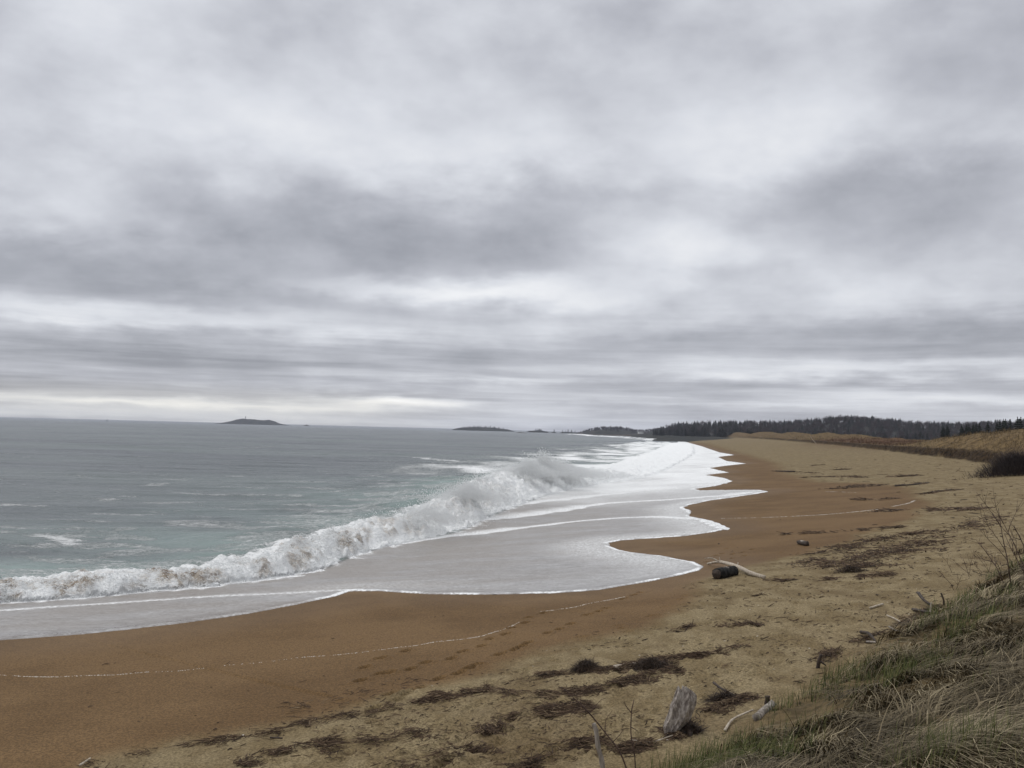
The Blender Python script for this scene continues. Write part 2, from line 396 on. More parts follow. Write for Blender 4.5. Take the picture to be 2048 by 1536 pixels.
soil = ss(-.3, .2, DT+fbm(X/9, Y/9, 3, 5)*1.6*KT)*ss(1.6, .9, DT+fbm(X/9, Y/9, 3, 5)*1.6*KT)*KT*ss(60, 90, RAD)
soil = np.maximum(soil, ss(960, 1040, RAD))

m, t = material('sand')
co = t.n('ShaderNodeTexCoord').outputs['Object']
grain = t.noise(co, 55, 3, .7); grain2 = t.noise(co, 14, 4, .65); patch = t.noise(co, .35, 5, .55); patch2 = t.noise(t.scale(co, (1, .5, 1)), 1.7, 5, .6)
wetc = t.mix(t.mr(patch, .35, .65), SAND_WET1, SAND_WET2)
dryc = t.mix(t.mr(patch2, .38, .62), SAND_DRY1, SAND_DRY2)
dryc = t.mix(t.math('MULTIPLY', t.mr(t.noise(t.scale(co, (.8, .35, 1)), .8, 7, .7, .6), .50, .64), .32), dryc, (.085, .055, .03))
c = t.mix(t.attr('dry'), wetc, dryc)
# scattered dark specks and pale shell chips
vor = t.n('ShaderNodeTexVoronoi', {'Vector': co, 'Scale': 9.0}, feature='F1')
spk = t.math('MULTIPLY', t.mr(vor.outputs[0], .10, .05), t.mr(t.noise(co, .9, 4, .6), .50, .62))
c = t.mix(t.math('MULTIPLY', spk, t.mr(t.attr('dry'), 0, 1, .15, .85)), c, (.035, .022, .014))
vor2 = t.n('ShaderNodeTexVoronoi', {'Vector': co, 'Scale': 2.3}, feature='F1')
c = t.mix(t.math('MULTIPLY', t.mr(vor2.outputs[0], .05, .03), t.attr('dry')), c, (.5, .46, .4))
g3 = t.mr(t.noise(co, 30, 2, .8), .38, .62, -.28, .28)
gr = t.math('ADD', g3, t.math('ADD', t.math('MULTIPLY', t.math('SUBTRACT', grain, .5), .9), t.math('MULTIPLY', t.math('SUBTRACT', grain2, .5), .6)))
c = t.vm('MULTIPLY', c, t.n('ShaderNodeCombineXYZ', {0: t.math('ADD', gr, 1.0), 1: t.math('ADD', gr, 1.0), 2: t.math('ADD', gr, 1.0)}).outputs[0])
straw = t.mix(t.mr(t.noise(t.scale(co, (1, 1, 3)), .9, 6, .7), .35, .65), (.07, .047, .024), (.18, .125, .062))
c = t.mix(t.attr('veg'), c, straw)
nearc = t.mix(t.mr(t.noise(co, 6, 5, .6), .4, .6), (.05, .04, .022), (.13, .095, .05))
c = t.mix(t.math('MULTIPLY', t.attr('veg'), t.attr('near')), c, nearc)
c = t.mix(t.attr('red'), c, t.mix(t.mr(t.noise(co, 1.2, 5, .7), .4, .6), (.06, .034, .02), (.12, .062, .035)))
c = t.mix(t.attr('soil'), c, t.mix(t.mr(t.noise(co, 2, 5, .7), .4, .6), (.016, .011, .007), (.06, .04, .022)))
rough = t.mr(t.attr('wet'), 0, 1, .95, .7)
hgt = t.math('ADD', t.math('MULTIPLY', grain, .35), t.math('ADD', grain2, t.math('MULTIPLY', patch2, 1.0)))
bmp = t.n('ShaderNodeBump', {'Height': hgt, 'Strength': t.mr(t.attr('dry'), 0, 1, .12, .55), 'Distance': .03})
finish(t, t.n('ShaderNodeBsdfPrincipled', {'Base Color': c, 'Roughness': rough, 'Normal': bmp.outputs[0], 'Specular IOR Level': t.mr(t.attr('wet'), 0, 1, .08, .14)}))
MAT_SAND = m
# swash-edge distance (+ in water)
DE, SE, _ = linedist(X, Y, EDGE); DE = -DE*SE
DE = DE+fbm(X/1.1, Y/1.1, 3, 60)*.06*np.clip(RAD/25, .6, 4)
wet = ss(-3.5, -.1, DE)*.5+(1-dry)*.5
inner_lim = SB > -45
FACES = gfaces(*X.shape)
nearv = ss(60, 35, RAD)
sand = mesh_np('sand', np.stack([X, Y, Z], -1).reshape(-1, 3), FACES, MAT_SAND,
    {'dry': dry, 'veg': veg, 'red': redm, 'soil': soil, 'wet': wet, 'near': nearv})
tag(sand, kind='structure')
def gz_grid(xs, ys):
    """height of the built sand sheet under points (bilinear)"""
    xs = np.asarray(xs, float); ys = np.asarray(ys, float)
    r = np.hypot(xs, ys); a = np.arctan2(xs, ys)
    i = np.clip(np.searchsorted(rs, r)-1, 0, len(rs)-2); j = np.clip(np.searchsorted(az_all, a)-1, 0, len(az_all)-2)
    u = np.clip((r-rs[i])/(rs[i+1]-rs[i]), 0, 1); v = np.clip((a-az_all[j])/(az_all[j+1]-az_all[j]), 0, 1)
    return (Z[i, j]*(1-u)*(1-v)+Z[i+1, j]*u*(1-v)+Z[i, j+1]*(1-u)*v+Z[i+1, j+1]*u*v)

# ------------------------------------------------------------------ water
DC, SC_, (HCr, WCr, SCr) = linedist(X, Y, CREST); U = DC*SC_          # + shoreward of the crest
def swell(X, Y):
    r = np.hypot(X, Y)
    z = fbm((X*.35+Y*.1)/9, Y/6, 3, 70)*.24*ss(15, 60, r)
    z += fbm(X/2.2, Y/1.1, 3, 73)*.045*ss(900, 150, r)
    z += fbm(X/70, Y/22, 2, 76)*.55*ss(60, 200, r)
    return z
SW = swell(X, Y)
damp = ss(4, -14, U)
Hh = np.maximum(HCr-.42, .25)
ucl = U+fbm(X/2.5, Y/2.5, 3, 80)*1.3*np.clip(WCr/5, .5, 2)+fbm(X/.8, Y/.8, 3, 81)*.8
front = ss(1.0, 0.0, ucl/WCr)                       # 1 at the crest, 0 at the toe
back = np.exp(np.minimum(ucl, 0)/(3.0+Hh*2.2))
prof = np.where(ucl > 0, front, back)
inb = np.exp(-(np.minimum(U, 0)/7)**2)*(U < WCr*1.25)
lump = billow(X/1.6, Y/1.6, 4, 83, .6)*.75+billow(X/.55, Y/.55, 3, 87, .6)*.3
foamy = np.where(U > 0, ss(1.18, .9, ucl/WCr), ss(-2.5-Hh, -.3, ucl))
ZB = Hh*prof*(.80+.35*fbm(X/4, Y/4, 2, 88)) + (lump-.35)*foamy*(.50+.20*Hh)*ss(1.15, .8, ucl/WCr)
sea_z = SW*damp+np.maximum(ZB, -.1*1)*1.0+.0
sea_z = sea_z+(.10*fbm(X/3, Y/1.5, 3, 90)*ss(-30, -4, SB)*(U < 0))
# outer breakers
FO2 = np.zeros_like(X)
for Lc, wf in ((C2, 10.0), (C3, 7.0)):
    d2, s2_, (h2,) = linedist(X, Y, Lc); u2 = d2*s2_
    near_end = d2 < 60
    pr = np.where(u2 > 0, ss(wf, 0, u2), np.exp(np.minimum(u2, 0)/9))
    sea_z = sea_z+h2*pr*near_end*(.8+.5*fbm(X/14, Y/14, 2, 92))
    FO2 = np.maximum(FO2, np.where(u2 > 0, ss(wf*3, wf*.5, u2), ss(-3.5, 0, u2))*near_end*(h2 > .3)*(.6+.9*fbm(X/12, Y/8, 3, 94)))
film = np.clip(DE*.07, -.7, .02)+.012*ss(.02, .12, DE)*ss(.5, .15, DE)
def band(L, w_in, w_out, sd):
    d_, s_, _ = linedist(X, Y, L); u_ = d_*s_+fbm(X/2.0, Y/2.0, 3, sd)*.35*np.clip(RAD/40, .7, 3)
    return np.where(u_ > 0, ss(w_out, 0, u_), ss(-w_in, 0, u_))*(d_ < 4*max(w_in, w_out))
fi = band(INNER, .9, .07, 101); f2 = band(BAND2, 1.6, .4, 102); f3 = band(BAND3, 3.0, .6, 103); f4 = band(BAND4, 3, .8, 104); f5 = band(BAND5, 4, 1.0, 105)
film = film+.012*fi+.03*f2+.03*f3+.03*f4
zf = Z+film+(.010*fbm(X/.7, Y/.35, 3, 107)*ss(.2, 1.5, DE))*ss(80, 30, RAD)
WZ = np.maximum(sea_z, zf)
WZ = np.where(DE < -.02, np.minimum(WZ, Z+film), WZ)
infilm = np.maximum(ss(-.12, .02, zf-sea_z), ss(.85, 1.15, U/WCr))*(U > 0)

# foam amount
fo = np.zeros_like(X)
fo = np.maximum(fo, foamy*np.clip(1.05+.0*X, 0, 1))
wedge = np.clip(DE, 0, None)
rim = (.35+.75*ss(-.3, .2, fbm(X/1.3, Y/1.3, 3, 161)))*ss(.02, .05, wedge)*ss(.26, .08, wedge*4.5/np.sqrt(np.clip(RAD, 20, 200)))
wide = ss(4, 0, wedge)*.44*ss(0, .3, wedge)*ss(24, 34, RAD)             # foam thickens towards the lobes on the right
fo = np.maximum(fo, rim*ss(19, 26, RAD+X*.5)*.95+rim*.25)
fo = np.maximum(fo, wide+ss(.1, 1, wedge)*.14)
fo = np.maximum(fo, np.maximum.reduce([fi*.75, f2*.95, f3*.92, f4*.85, f5*.9]))
farw = ss(52, 105, RAD)*(U > 0)*(DE > 0)
fo = np.maximum(fo, farw*(.92+.50*fbm(X/7+Y/16, Y/26-X/9, 4, 110)))
# seaward side
turb = np.exp(np.minimum(U, 0)/10.0)*(U < 0)+(U >= 0)*1.0
turb = np.clip(turb*(.65+.9*fbm(X/9, Y/6, 3, 120)), 0, 1)
lace = fbm(X/5+Y/30, Y/2.6, 4, 122)
fs = ss(.10, .42, lace+.50*np.exp(np.minimum(U+2, 0)/9)-.22*ss(-10, -60, U))*.50*(U < 0)*ss(400, 60, RAD)
fo = np.maximum(fo, fs)
backf = ss(-16-40*ss(80, 140, RAD), -2, U)*(U < 0)*ss(70, 120, RAD)*(.70+.8*fbm(X/8, Y/14, 3, 125))
fo = np.maximum(fo, backf)
fo = np.maximum(fo, FO2)
STREAKS = [((835,917),(1010,926),.8),((1000,920),(1060,928),.5),((0,1006),(75,1011),.7),((0,1062),(80,1068),.6),((80,1068),(155,1086),.8),((130,1050),(180,1064),.6),((200,1066),(260,1074),.5),((285,1058),(320,1065),.4),((450,896),(540,893),.45),
 ((130,1030),(200,1035),.4),((220,1000),(310,1000),.35),((420,996),(480,993),.35),((490,1010),(560,1000),.5),((560,990),(640,986),.5),((620,964),(680,958),.35),((0,955),(20,956),.3),((760,905),(840,903),.25),
 ((100,1118),(300,1108),.55),((545,1058),(600,1062),.7),((560,1045),(620,1040),.5)]
for (x0, y0), (x1, y1), am in STREAKS:
    Ls = np.array([P(x0, y0, .1), P((x0+x1)/2, (y0+y1)/2+1, .1), P(x1, y1, .1)])
    d_, _, _ = linedist(X, Y, Ls); r_ = np.hypot(*Ls[1])
    w_ = .35+r_*.022
    fo = np.maximum(fo, am*.85*ss(1, .0, d_/w_+.9*fbm(X/2.2, Y/1.2, 4, int(x0)+130)+.1))
sandy = np.clip(SCr*ss(.04, .30, fbm(X/1.7, Y/1.7, 3, 140)+.24)*ss(.8, .45, ucl/WCr)*ss(-1.0, -.1, ucl), 0, 1)
# roiled brown water between the toe and the swash
brown = ss(.7, 1.3, U/WCr)*ss(16, 4, U-WCr)*ss(90, 60, RAD)*(.75+fbm(X/4, Y/2, 3, 150))

m, t = material('sea_water')
co = t.n('ShaderNodeTexCoord').outputs['Object']
fo_, tu_, sa_, fm_, br_ = [t.attr(k) for k in ('foam', 'turb', 'sandy', 'film', 'brown')]
big = t.noise(t.scale(co, (.006, .02, 1)), 1.0, 4, .5)
deep = t.mix(t.mr(big, .38, .62), SEA1, SEA2)
wc = t.mix(tu_, deep, SEA_TURB)
fcol = t.mix(t.mr(t.noise(t.scale(co, (.7, 1.2, 1)), 1.6, 9, .72, .8), .38, .62), FILM1, FILM2)
fcol = t.mix(t.math('MULTIPLY', t.mr(t.noise(t.vm('ADD', t.scale(co, (.5, 1.1, 1)), (5.0, 3.0, 0.0)), 3.0, 8, .75, 1.5), .47, .62), .5), fcol, (.085, .07, .058))
wc = t.mix(fm_, wc, fcol)
wc = t.mix(t.math('MULTIPLY', br_, .8), wc, (.14, .105, .075))
# foam break-up
n1 = t.noise(t.scale(co, (1, 1.6, 1)), 2.2, 8, .68, .6); n2 = t.noise(t.scale(co, (1, 1.3, 1)), 11, 6, .7, .4)
rid = t.math('ABSOLUTE', t.math('SUBTRACT', t.noise(t.scale(co, (1, 2.2, 1)), 1.5, 6, .6, 1.2), .5))
nn = t.math('ADD', t.math('MULTIPLY', n1, .55), t.math('MULTIPLY', n2, .45))
nn = t.math('SUBTRACT', nn, t.math('MULTIPLY', t.mr(rid, .0, .07, 1, 0), .10))
thr = t.math('MULTIPLY_ADD', fo_, -.62, .80)
fmask = t.n('ShaderNodeMapRange', {0: nn, 1: t.math('SUBTRACT', thr, .14), 2: t.math('ADD', thr, .14), 3: 0.0, 4: 1.0}, interpolation_type='SMOOTHSTEP').outputs[0]
fmask = t.math('MULTIPLY', fmask, t.mr(fo_, 0, .12))
n3 = t.noise(t.scale(co, (1.4, 1.0, 1)), 7, 5, .75)
ffilm = t.math('MULTIPLY', fo_, t.math('MULTIPLY_ADD', t.math('SUBTRACT', n3, .5), 5.0, 1.0), clamp=True)
ffilm = t.math('MAXIMUM', ffilm, t.math('MULTIPLY', t.mr(n1, .55, .66), .28))
rid2 = t.math('ABSOLUTE', t.math('SUBTRACT', t.noise(t.scale(co, (.55, 1.3, 1)), .9, 5, .6, 1.0), .5))
ffilm = t.math('MAXIMUM', ffilm, t.math('MULTIPLY', t.math('MULTIPLY', t.mr(rid2, .0, .022, 1, 0), t.mr(n3, .35, .6)), .42))
fmask = t.n('ShaderNodeMix', {0: fm_, 2: fmask, 3: ffilm}).outputs[0]
sc = t.math('MULTIPLY', sa_, t.mr(t.noise(co, 1.5, 7, .72), .38, .58))
foamc = t.mix(t.mr(n2, .3, .7), (.82, .84, .845), (.93, .935, .93))
foamc = t.mix(sc, foamc, t.mix(t.mr(t.noise(co, 4, 5, .7), .4, .6), (.17, .125, .09), (.50, .43, .35)))
c = t.mix(fmask, wc, foamc)
h1 = t.noise(t.scale(co, (.55, 1.4, 1)), 1.3, 5, .62); h2 = t.noise(t.scale(co, (.7, 1.5, 1)), 6, 4, .6)
hfar = t.noise(t.scale(co, (.12, .45, 1)), 1.0, 6, .7)
hw = t.math('ADD', t.math('MULTIPLY', h1, .12), t.math('MULTIPLY', h2, .03))
hw = t.math('MULTIPLY', hw, t.mr(fm_, 0, 1, 1, .5))
hw = t.math('ADD', hw, t.math('MULTIPLY', t.math('MULTIPLY', hfar, .5), t.mr(fm_, 0, 1, 1, 0)))
hf = t.math('MULTIPLY', t.math('ADD', t.math('MULTIPLY', n1, .10), t.math('MULTIPLY', n2, .05)), fmask)
hf = t.math('MULTIPLY', hf, t.mr(fm_, 0, 1, 1.2, .25))
bmp = t.n('ShaderNodeBump', {'Height': t.math('ADD', hw, hf), 'Strength': .85, 'Distance': 1.0})
ro = t.n('ShaderNodeMix', {0: fmask, 2: .26, 3: .9}).outputs[0]
sp = t.n('ShaderNodeMix', {0: fmask, 2: .36, 3: .12}).outputs[0]
finish(t, t.n('ShaderNodeBsdfPrincipled', {'Base Color': c, 'Roughness': ro, 'Normal': bmp.outputs[0], 'Specular IOR Level': sp, 'IOR': 1.33}))
MAT_SEA = m

# drop cells that lie deep under the land so that the sheet ends inland of the swash
keepv = (DE > -3-RAD*.03)
keepf = keepv.ravel()[FACES].any(1)
ATT = {'foam': fo, 'turb': turb, 'sandy': sandy, 'film': infilm, 'brown': np.clip(brown, 0, 1)}
# outer ring of sea, beyond the dense grid, as rows of the same sheet
rs2 = np.concatenate([[rs[-1]], np.geomspace(rs[-1]*1.004, 42000, 420)])
X2, Y2 = grid(rs2, az_all)
keep2 = (np.arctan2(X2, Y2) < R(9.2))
FAR_LAND = 0
sw2 = swell(X2, Y2)*ss(1900, 2300, np.hypot(X2, Y2))*.6; sw2[0] = WZ[-1]
V1 = np.stack([X, Y, WZ], -1).reshape(-1, 3); V2 = np.stack([X2, Y2, sw2], -1)[1:].reshape(-1, 3)
na = len(az_all); n1_ = len(V1)
i_last = np.arange(n1_-na, n1_, dtype=np.int32)
g2 = np.vstack([i_last[None], (n1_+np.arange(len(V2), dtype=np.int32)).reshape(-1, na)])
F2 = np.stack([g2[:-1, :-1], g2[:-1, 1:], g2[1:, 1:], g2[1:, :-1]], -1).reshape(-1, 4)
FA = np.vstack([FACES[keepf], F2])
VV = np.vstack([V1, V2])
used = np.zeros(len(VV), bool); used[FA.ravel()] = True
remap = np.cumsum(used, dtype=np.int64)-1
atts = {}
for k, v in ATT.items():
    full = np.concatenate([v.ravel(), np.zeros(len(V2), np.float32)]); atts[k] = full[used]
water = mesh_np('water', VV[used], remap[FA], MAT_SEA, atts)
tag(water, kind='structure')
del V1, V2, VV
# ------------------------------------------------------------------ strands and tubes
def strands(name, root, ang, p0, p1, ln, wd, mat, attrs=None, K=4, floor=None, twist=None):
    """curved tapering blades; root (N,3), ang heading, p0->p1 pitch along the blade"""
    N = len(root); pts = np.zeros((N, K+1, 3)); pts[:, 0] = root
    for k in range(K):
        p = p0+(p1-p0)*((k+.5)/K); st = ln/K
        pts[:, k+1, 0] = pts[:, k, 0]+np.sin(ang)*np.cos(p)*st
        pts[:, k+1, 1] = pts[:, k, 1]+np.cos(ang)*np.cos(p)*st
        pts[:, k+1, 2] = pts[:, k, 2]+np.sin(p)*st
    if floor is not None:
        g = gz_grid(pts[:, 1:, 0], pts[:, 1:, 1]); pts[:, 1:, 2] = np.maximum(pts[:, 1:, 2], g+floor[:, None])
    tw = ang+math.pi/2 if twist is None else twist
    sx = np.sin(tw)[:, None]; sy = np.cos(tw)[:, None]
    prof = np.linspace(1, .15, K+1)[None]*wd[:, None]*.5
    V = np.zeros((N, K+1, 2, 3))
    for s_, q_ in ((0, -1), (1, 1)):
        V[:, :, s_, 0] = pts[:, :, 0]+sx*prof*q_; V[:, :, s_, 1] = pts[:, :, 1]+sy*prof*q_; V[:, :, s_, 2] = pts[:, :, 2]
    idx = np.arange(N*(K+1)*2).reshape(N, K+1, 2)
    Fc = np.stack([idx[:, :-1, 0], idx[:, :-1, 1], idx[:, 1:, 1], idx[:, 1:, 0]], -1).reshape(-1, 4)
    at = {k: np.repeat(v, (K+1)*2) for k, v in (attrs or {}).items()}
    at['along'] = np.tile(np.repeat(np.linspace(0, 1, K+1), 2), N)
    return mesh_np(name, V.reshape(-1, 3), Fc, mat, at)

def tube_data(pts, rad, seg=8, jit=.12, sub=4, seed=0, flat=1.0):
    rg = np.random.default_rng(seed)
    L = catmull(np.column_stack([np.array(pts, float), rad]), sub)
    n = len(L); V = []; c = L[:, :3]
    T = np.gradient(c, axis=0); T /= np.linalg.norm(T, axis=1)[:, None]
    up = np.array([0, 0, 1.0]); 
    if abs(T[:, 2]).mean() > .8: up = np.array([1.0, 0, 0])
    for i in range(n):
        a = np.cross(T[i], up); a /= np.linalg.norm(a); b = np.cross(a, T[i])
        for k in range(seg):
            th = 2*math.pi*k/seg; rr = L[i, 3]*(1+jit*rg.normal()*.6+jit*math.sin(3*th+i*.4))
            V.append(c[i]+a*math.cos(th)*rr+b*math.sin(th)*rr*flat)
    Fc = []
    for i in range(n-1):
        for k in range(seg):
            k2 = (k+1) % seg; Fc.append((i*seg+k, i*seg+k2, (i+1)*seg+k2, (i+1)*seg+k))
    V.append(c[0]-T[0]*L[0, 3]*.2); V.append(c[-1]+T[-1]*L[-1, 3]*.3); e0, e1 = len(V)-2, len(V)-1
    for k in range(seg):
        k2 = (k+1) % seg; Fc.append((e0, k2, k, k)); Fc.append((e1, (n-1)*seg+k, (n-1)*seg+k2, (n-1)*seg+k2))
    return np.array(V), Fc
def build(name, chunks, mat, parent=None, smooth=True):
    V = []; Fc = []; o = 0
    for v, f in chunks:
        V.extend(map(tuple, v)); Fc.extend([tuple(dict.fromkeys(i+o for i in q_)) for q_ in f]); o += len(v)
    me = bpy.data.meshes.new(name); me.from_pydata(V, [], Fc); me.update()
    me.polygons.foreach_set('use_smooth', [smooth]*len(me.polygons))
    me.materials.append(mat)
    ob = bpy.data.objects.new(name, me); COL.objects.link(ob)
    if parent: ob.parent = parent
    return ob

# ------------------------------------------------------------------ materials
M_PALE = simple('weathered_wood', (.30, .25, .19), (.50, .44, .36), 14, .85, .5, (1, 1, 1))
M_GREYW = simple('grey_wood', (.13, .11, .09), (.36, .32, .28), 18, .9, .8, (1, 1, .25), dist=.03)
M_DARKW = simple('dark_wood', (.025, .019, .015), (.07, .05, .038), 16, .75, .6)
M_CHAR = simple('charred_wood', (.004, .004, .004), (.03, .028, .026), 9, .8, 1.0, (1, 1, 1), dist=.04, spec=.12)
M_TWIG = simple('twig_bark', (.05, .032, .026), (.12, .078, .06), 20, .85, .3)
M_TWIGD = simple('dark_twig_bark', (.022, .017, .018), (.06, .045, .042), 5, .9, .2)
M_CONI = simple('conifer_needles', (.010, .014, .012), (.028, .034, .026), .6, .95, 0, spec=.1)
M_BARE = simple('bare_twigs', (.030, .022, .023), (.062, .047, .046), .5, .95, 0, spec=.1)
M_TRUNK = simple('conifer_bark', (.03, .022, .018), (.06, .045, .038), 2, .95, 0, spec=.1)
M_ISLE = simple('wooded_ground', (.018, .022, .02), (.05, .048, .042), .05, .95, 0, spec=.05)
M_ROCK = simple('shore_rock', (.05, .047, .045), (.15, .135, .12), .3, .9, .2)
M_WHITE = simple('white_render', (.55, .54, .52), (.70, .69, .66), 1, .8, 0)
M_ROOF = simple('roof_shingle', (.06, .06, .065), (.12, .115, .115), 1, .9, 0)
M_BUOY = simple('buoy_paint', (.02, .035, .028), (.04, .05, .045), 1, .6, 0)
M_FOAMB = simple('foam_bubbles', (.42, .38, .32), (.62, .59, .54), 30, .8, 0)
M_SPRAY = bpy.data.materials.new('spray_droplets'); M_SPRAY.use_nodes = True; _t = NT(M_SPRAY.node_tree)
_a = _t.n('ShaderNodeBsdfDiffuse', {0: (.96, .97, .97)}); _b = _t.n('ShaderNodeBsdfTranslucent', {0: (.95, .96, .96)}); _c = _t.n('ShaderNodeMixShader', {0: .5, 1: _a.outputs[0], 2: _b.outputs[0]})
finish(_t, _c)

def bladeMat(name, cols, spec=.2):
    m, t = material(name)
    v = t.attr('tone'); al = t.attr('along')
    ramp = t.n('ShaderNodeValToRGB', {0: v}); cr = ramp.color_ramp
    while len(cr.elements) < len(cols): cr.elements.new(.5)
    for i, (e, c_) in enumerate(zip(cr.elements, cols)): e.position = i/(len(cols)-1); e.color = (*c_, 1)
    finish(t, t.n('ShaderNodeBsdfPrincipled', {'Base Color': ramp.outputs[0], 'Roughness': .75, 'Specular IOR Level': spec}))
    return m
M_STRAW = bladeMat('dead_grass', [(.035, .026, .014), (.085, .066, .036), (.18, .142, .085), (.36, .30, .19)])
M_GREEN = bladeMat('green_grass', [(.026, .033, .010), (.055, .066, .018), (.10, .108, .033), (.22, .19, .085)])
M_DUNEG = bladeMat('dune_grass', [(.04, .028, .014), (.10, .07, .034), (.17, .12, .06), (.26, .195, .105)])
M_RED = bladeMat('rust_shrub', [(.045, .024, .016), (.085, .045, .027), (.14, .08, .047)])
M_WRACK = bladeMat('dry_seaweed', [(.02, .013, .009), (.055, .034, .021), (.11, .07, .042), (.27, .2, .12)])

# ------------------------------------------------------------------ grass on the near bank
def sample_bank(n):
    a = rng.uniform(R(-14), R(50), n*3); r = np.exp(rng.uniform(math.log(2.6), math.log(48), n*3))
    x, y = r*np.sin(a), r*np.cos(a)
    dt, st, _ = linedist(x, y, TOE); dt = dt*st
    return x, y, r, dt
def clump(x, y, s, sc): return fbm(x/sc, y/sc, 2, s)
TUFT = []
x, y, r, dt = sample_bank(9000)
ok = (dt+fbm(x/1.2, y/1.2, 3, 50)*.9 > .35) & (fbm(x/1.5, y/1.5, 2, 201) > -.33)
sandgap = np.zeros(len(x), bool)
for px, py, rr in [(1600, 1440, .55), (1520, 1450, .35), (1560, 1490, .35), (1400, 1500, .45), (1330, 1500, .5), (1440, 1465, .35), (1370, 1478, .4)]:
    c = hit(px, py); sandgap |= np.hypot(x-c[0], y-c[1]) < rr
ok &= ~sandgap
x, y, r, dt = [v[ok] for v in (x, y, r, dt)]
def make_blades(tx, ty, per, spread, fn):
    n = len(tx); i = np.repeat(np.arange(n), per)
    bx = tx[i]+rng.normal(0, spread, len(i)); by = ty[i]+rng.normal(0, spread, len(i))
    return i, bx, by
# matted straw: combed tufts
kk = rng.permutation(len(x))[:4600]; tx, ty, tr, tdt = x[kk], y[kk], r[kk], dt[kk]
dens = ss(.2, 2.0, tdt+fbm(tx/2, ty/2, 2, 210)*1.2)
sel = rng.random(len(tx)) < dens*.9+.12; tx, ty, tr = tx[sel], ty[sel], tr[sel]
i, bx, by = make_blades(tx, ty, 30, .10, None)
hd = R(150)+fbm(tx/1.5, ty/1.5, 2, 220)*3.2+fbm(tx/.5, ty/.5, 1, 221)*.9
ang = hd[i]+rng.normal(0, .33, len(i)); big = np.clip(1+fbm(tx/1.1, ty/1.1, 2, 222)*.5, .5, 1.5)[i]
p0 = R(48)+rng.normal(0, .25, len(i)); p1 = R(-38)+rng.normal(0, .3, len(i))
ln = rng.uniform(.3, .72, len(i))*big; wd = np.clip(.0035+tr[i]*.0006, .004, .024)*rng.uniform(.7, 1.5, len(i))
tone = np.clip(.50+.55*fbm(tx/.9, ty/.9, 2, 223)[i]+rng.normal(0, .14, len(tx))[i]+rng.normal(0, .2, len(i)), 0, 1)
bz = gz_grid(bx, by)-.02
g1 = strands('dead_grass', np.stack([bx, by, bz], -1), ang, p0, p1, ln, wd, M_STRAW, {'tone': tone}, 5, rng.uniform(.01, .13, len(i)))
tag(g1, 'grey straw coloured dead beach grass lying matted over the near bank', 'grass', kind='stuff')
# new green shoots
kk = rng.permutation(len(x))[:9000]; tx, ty, tr, tdt = x[kk], y[kk], r[kk], dt[kk]
gd = ss(-.25, .35, fbm(tx/1.4, ty/1.4, 3, 230)+.36*ss(3.2, .6, tdt)-.33)
sel = rng.random(len(tx)) < gd; tx, ty, tr = tx[sel], ty[sel], tr[sel]
i, bx, by = make_blades(tx, ty, 15, .09, None)
ang = R(70)+rng.normal(0, 1.0, len(i)); p0 = R(82)+rng.normal(0, .18, len(i)); p1 = p0-rng.uniform(.2, 1.1, len(i))
ln = rng.uniform(.12, .34, len(i)); wd = np.clip(.0035+tr[i]*.00045, .004, .02)*rng.uniform(.7, 1.3, len(i))
tone = np.clip(.45+rng.normal(0, .26, len(i)), 0, 1); bz = gz_grid(bx, by)-.02
g2 = strands('green_grass', np.stack([bx, by, bz], -1), ang, p0, p1, ln, wd, M_GREEN, {'tone': tone}, 3)
tag(g2, 'new green shoots of beach grass on the near bank', 'grass', kind='stuff')

# ------------------------------------------------------------------ straw grass on the far dunes
n = 260000
a = rng.uniform(R(6), R(40), n); rr_ = np.exp(rng.uniform(math.log(48), math.log(900), n))
fx, fy = rr_*np.sin(a), rr_*np.cos(a)
dt_, st_, (z__, k__) = linedist(fx, fy, TOE); dt_ = dt_*st_+fbm(fx/9, fy/9, 3, 5)*1.6*k__
ok = (dt_ > .5) & (dt_ < 110) & (rng.random(n) < .06+.94*ss(-.12, .25, fbm(fx/3.5, fy/3.5, 3, 240)))
fx, fy, fr_, dt_ = fx[ok], fy[ok], rr_[ok], dt_[ok]
rd = np.zeros(len(fx))
for px, ds, ra, rb in [(1775, 290, 40, 14), (1715, 350, 45, 15), (1835, 235, 25, 10)]:
    c = PD(px, ds); aa = (fx-c[0])*.27+(fy-c[1])*.96; bb = (fx-c[0])*.96-(fy-c[1])*.27
    rd = np.maximum(rd, np.exp(-(aa/ra)**2-(bb/rb)**2))
isred = rd > .35+rng.normal(0, .12, len(fx))
fz = gz_grid(fx, fy)-.03
def far_blades(sel, name, mat, lmin, lmax):
    nn_ = int(sel.sum()); 
    return strands(name, np.stack([fx[sel], fy[sel], fz[sel]], -1), rng.uniform(0, 6.28, nn_), R(75)+rng.normal(0, .25, nn_), R(30)+rng.normal(0, .4, nn_),
        rng.uniform(lmin, lmax, nn_), np.clip(fr_[sel]*.00035, .02, .25), mat, {'tone': np.clip(.5+.5*fbm(fx[sel]/6, fy[sel]/6, 3, 250)+rng.normal(0, .22, nn_), 0, 1)}, 3, twist=rng.uniform(0, 3.14, nn_))
tag(far_blades(~isred, 'dune_grass', M_DUNEG, .3, .85), 'straw coloured grass covering the dunes behind the low sand scarp', 'grass', kind='stuff')
tag(far_blades(isred, 'shrubbery', M_RED, .6, 1.1), 'rust red low shrubs in the hollow of the dunes', 'shrubs', kind='stuff')
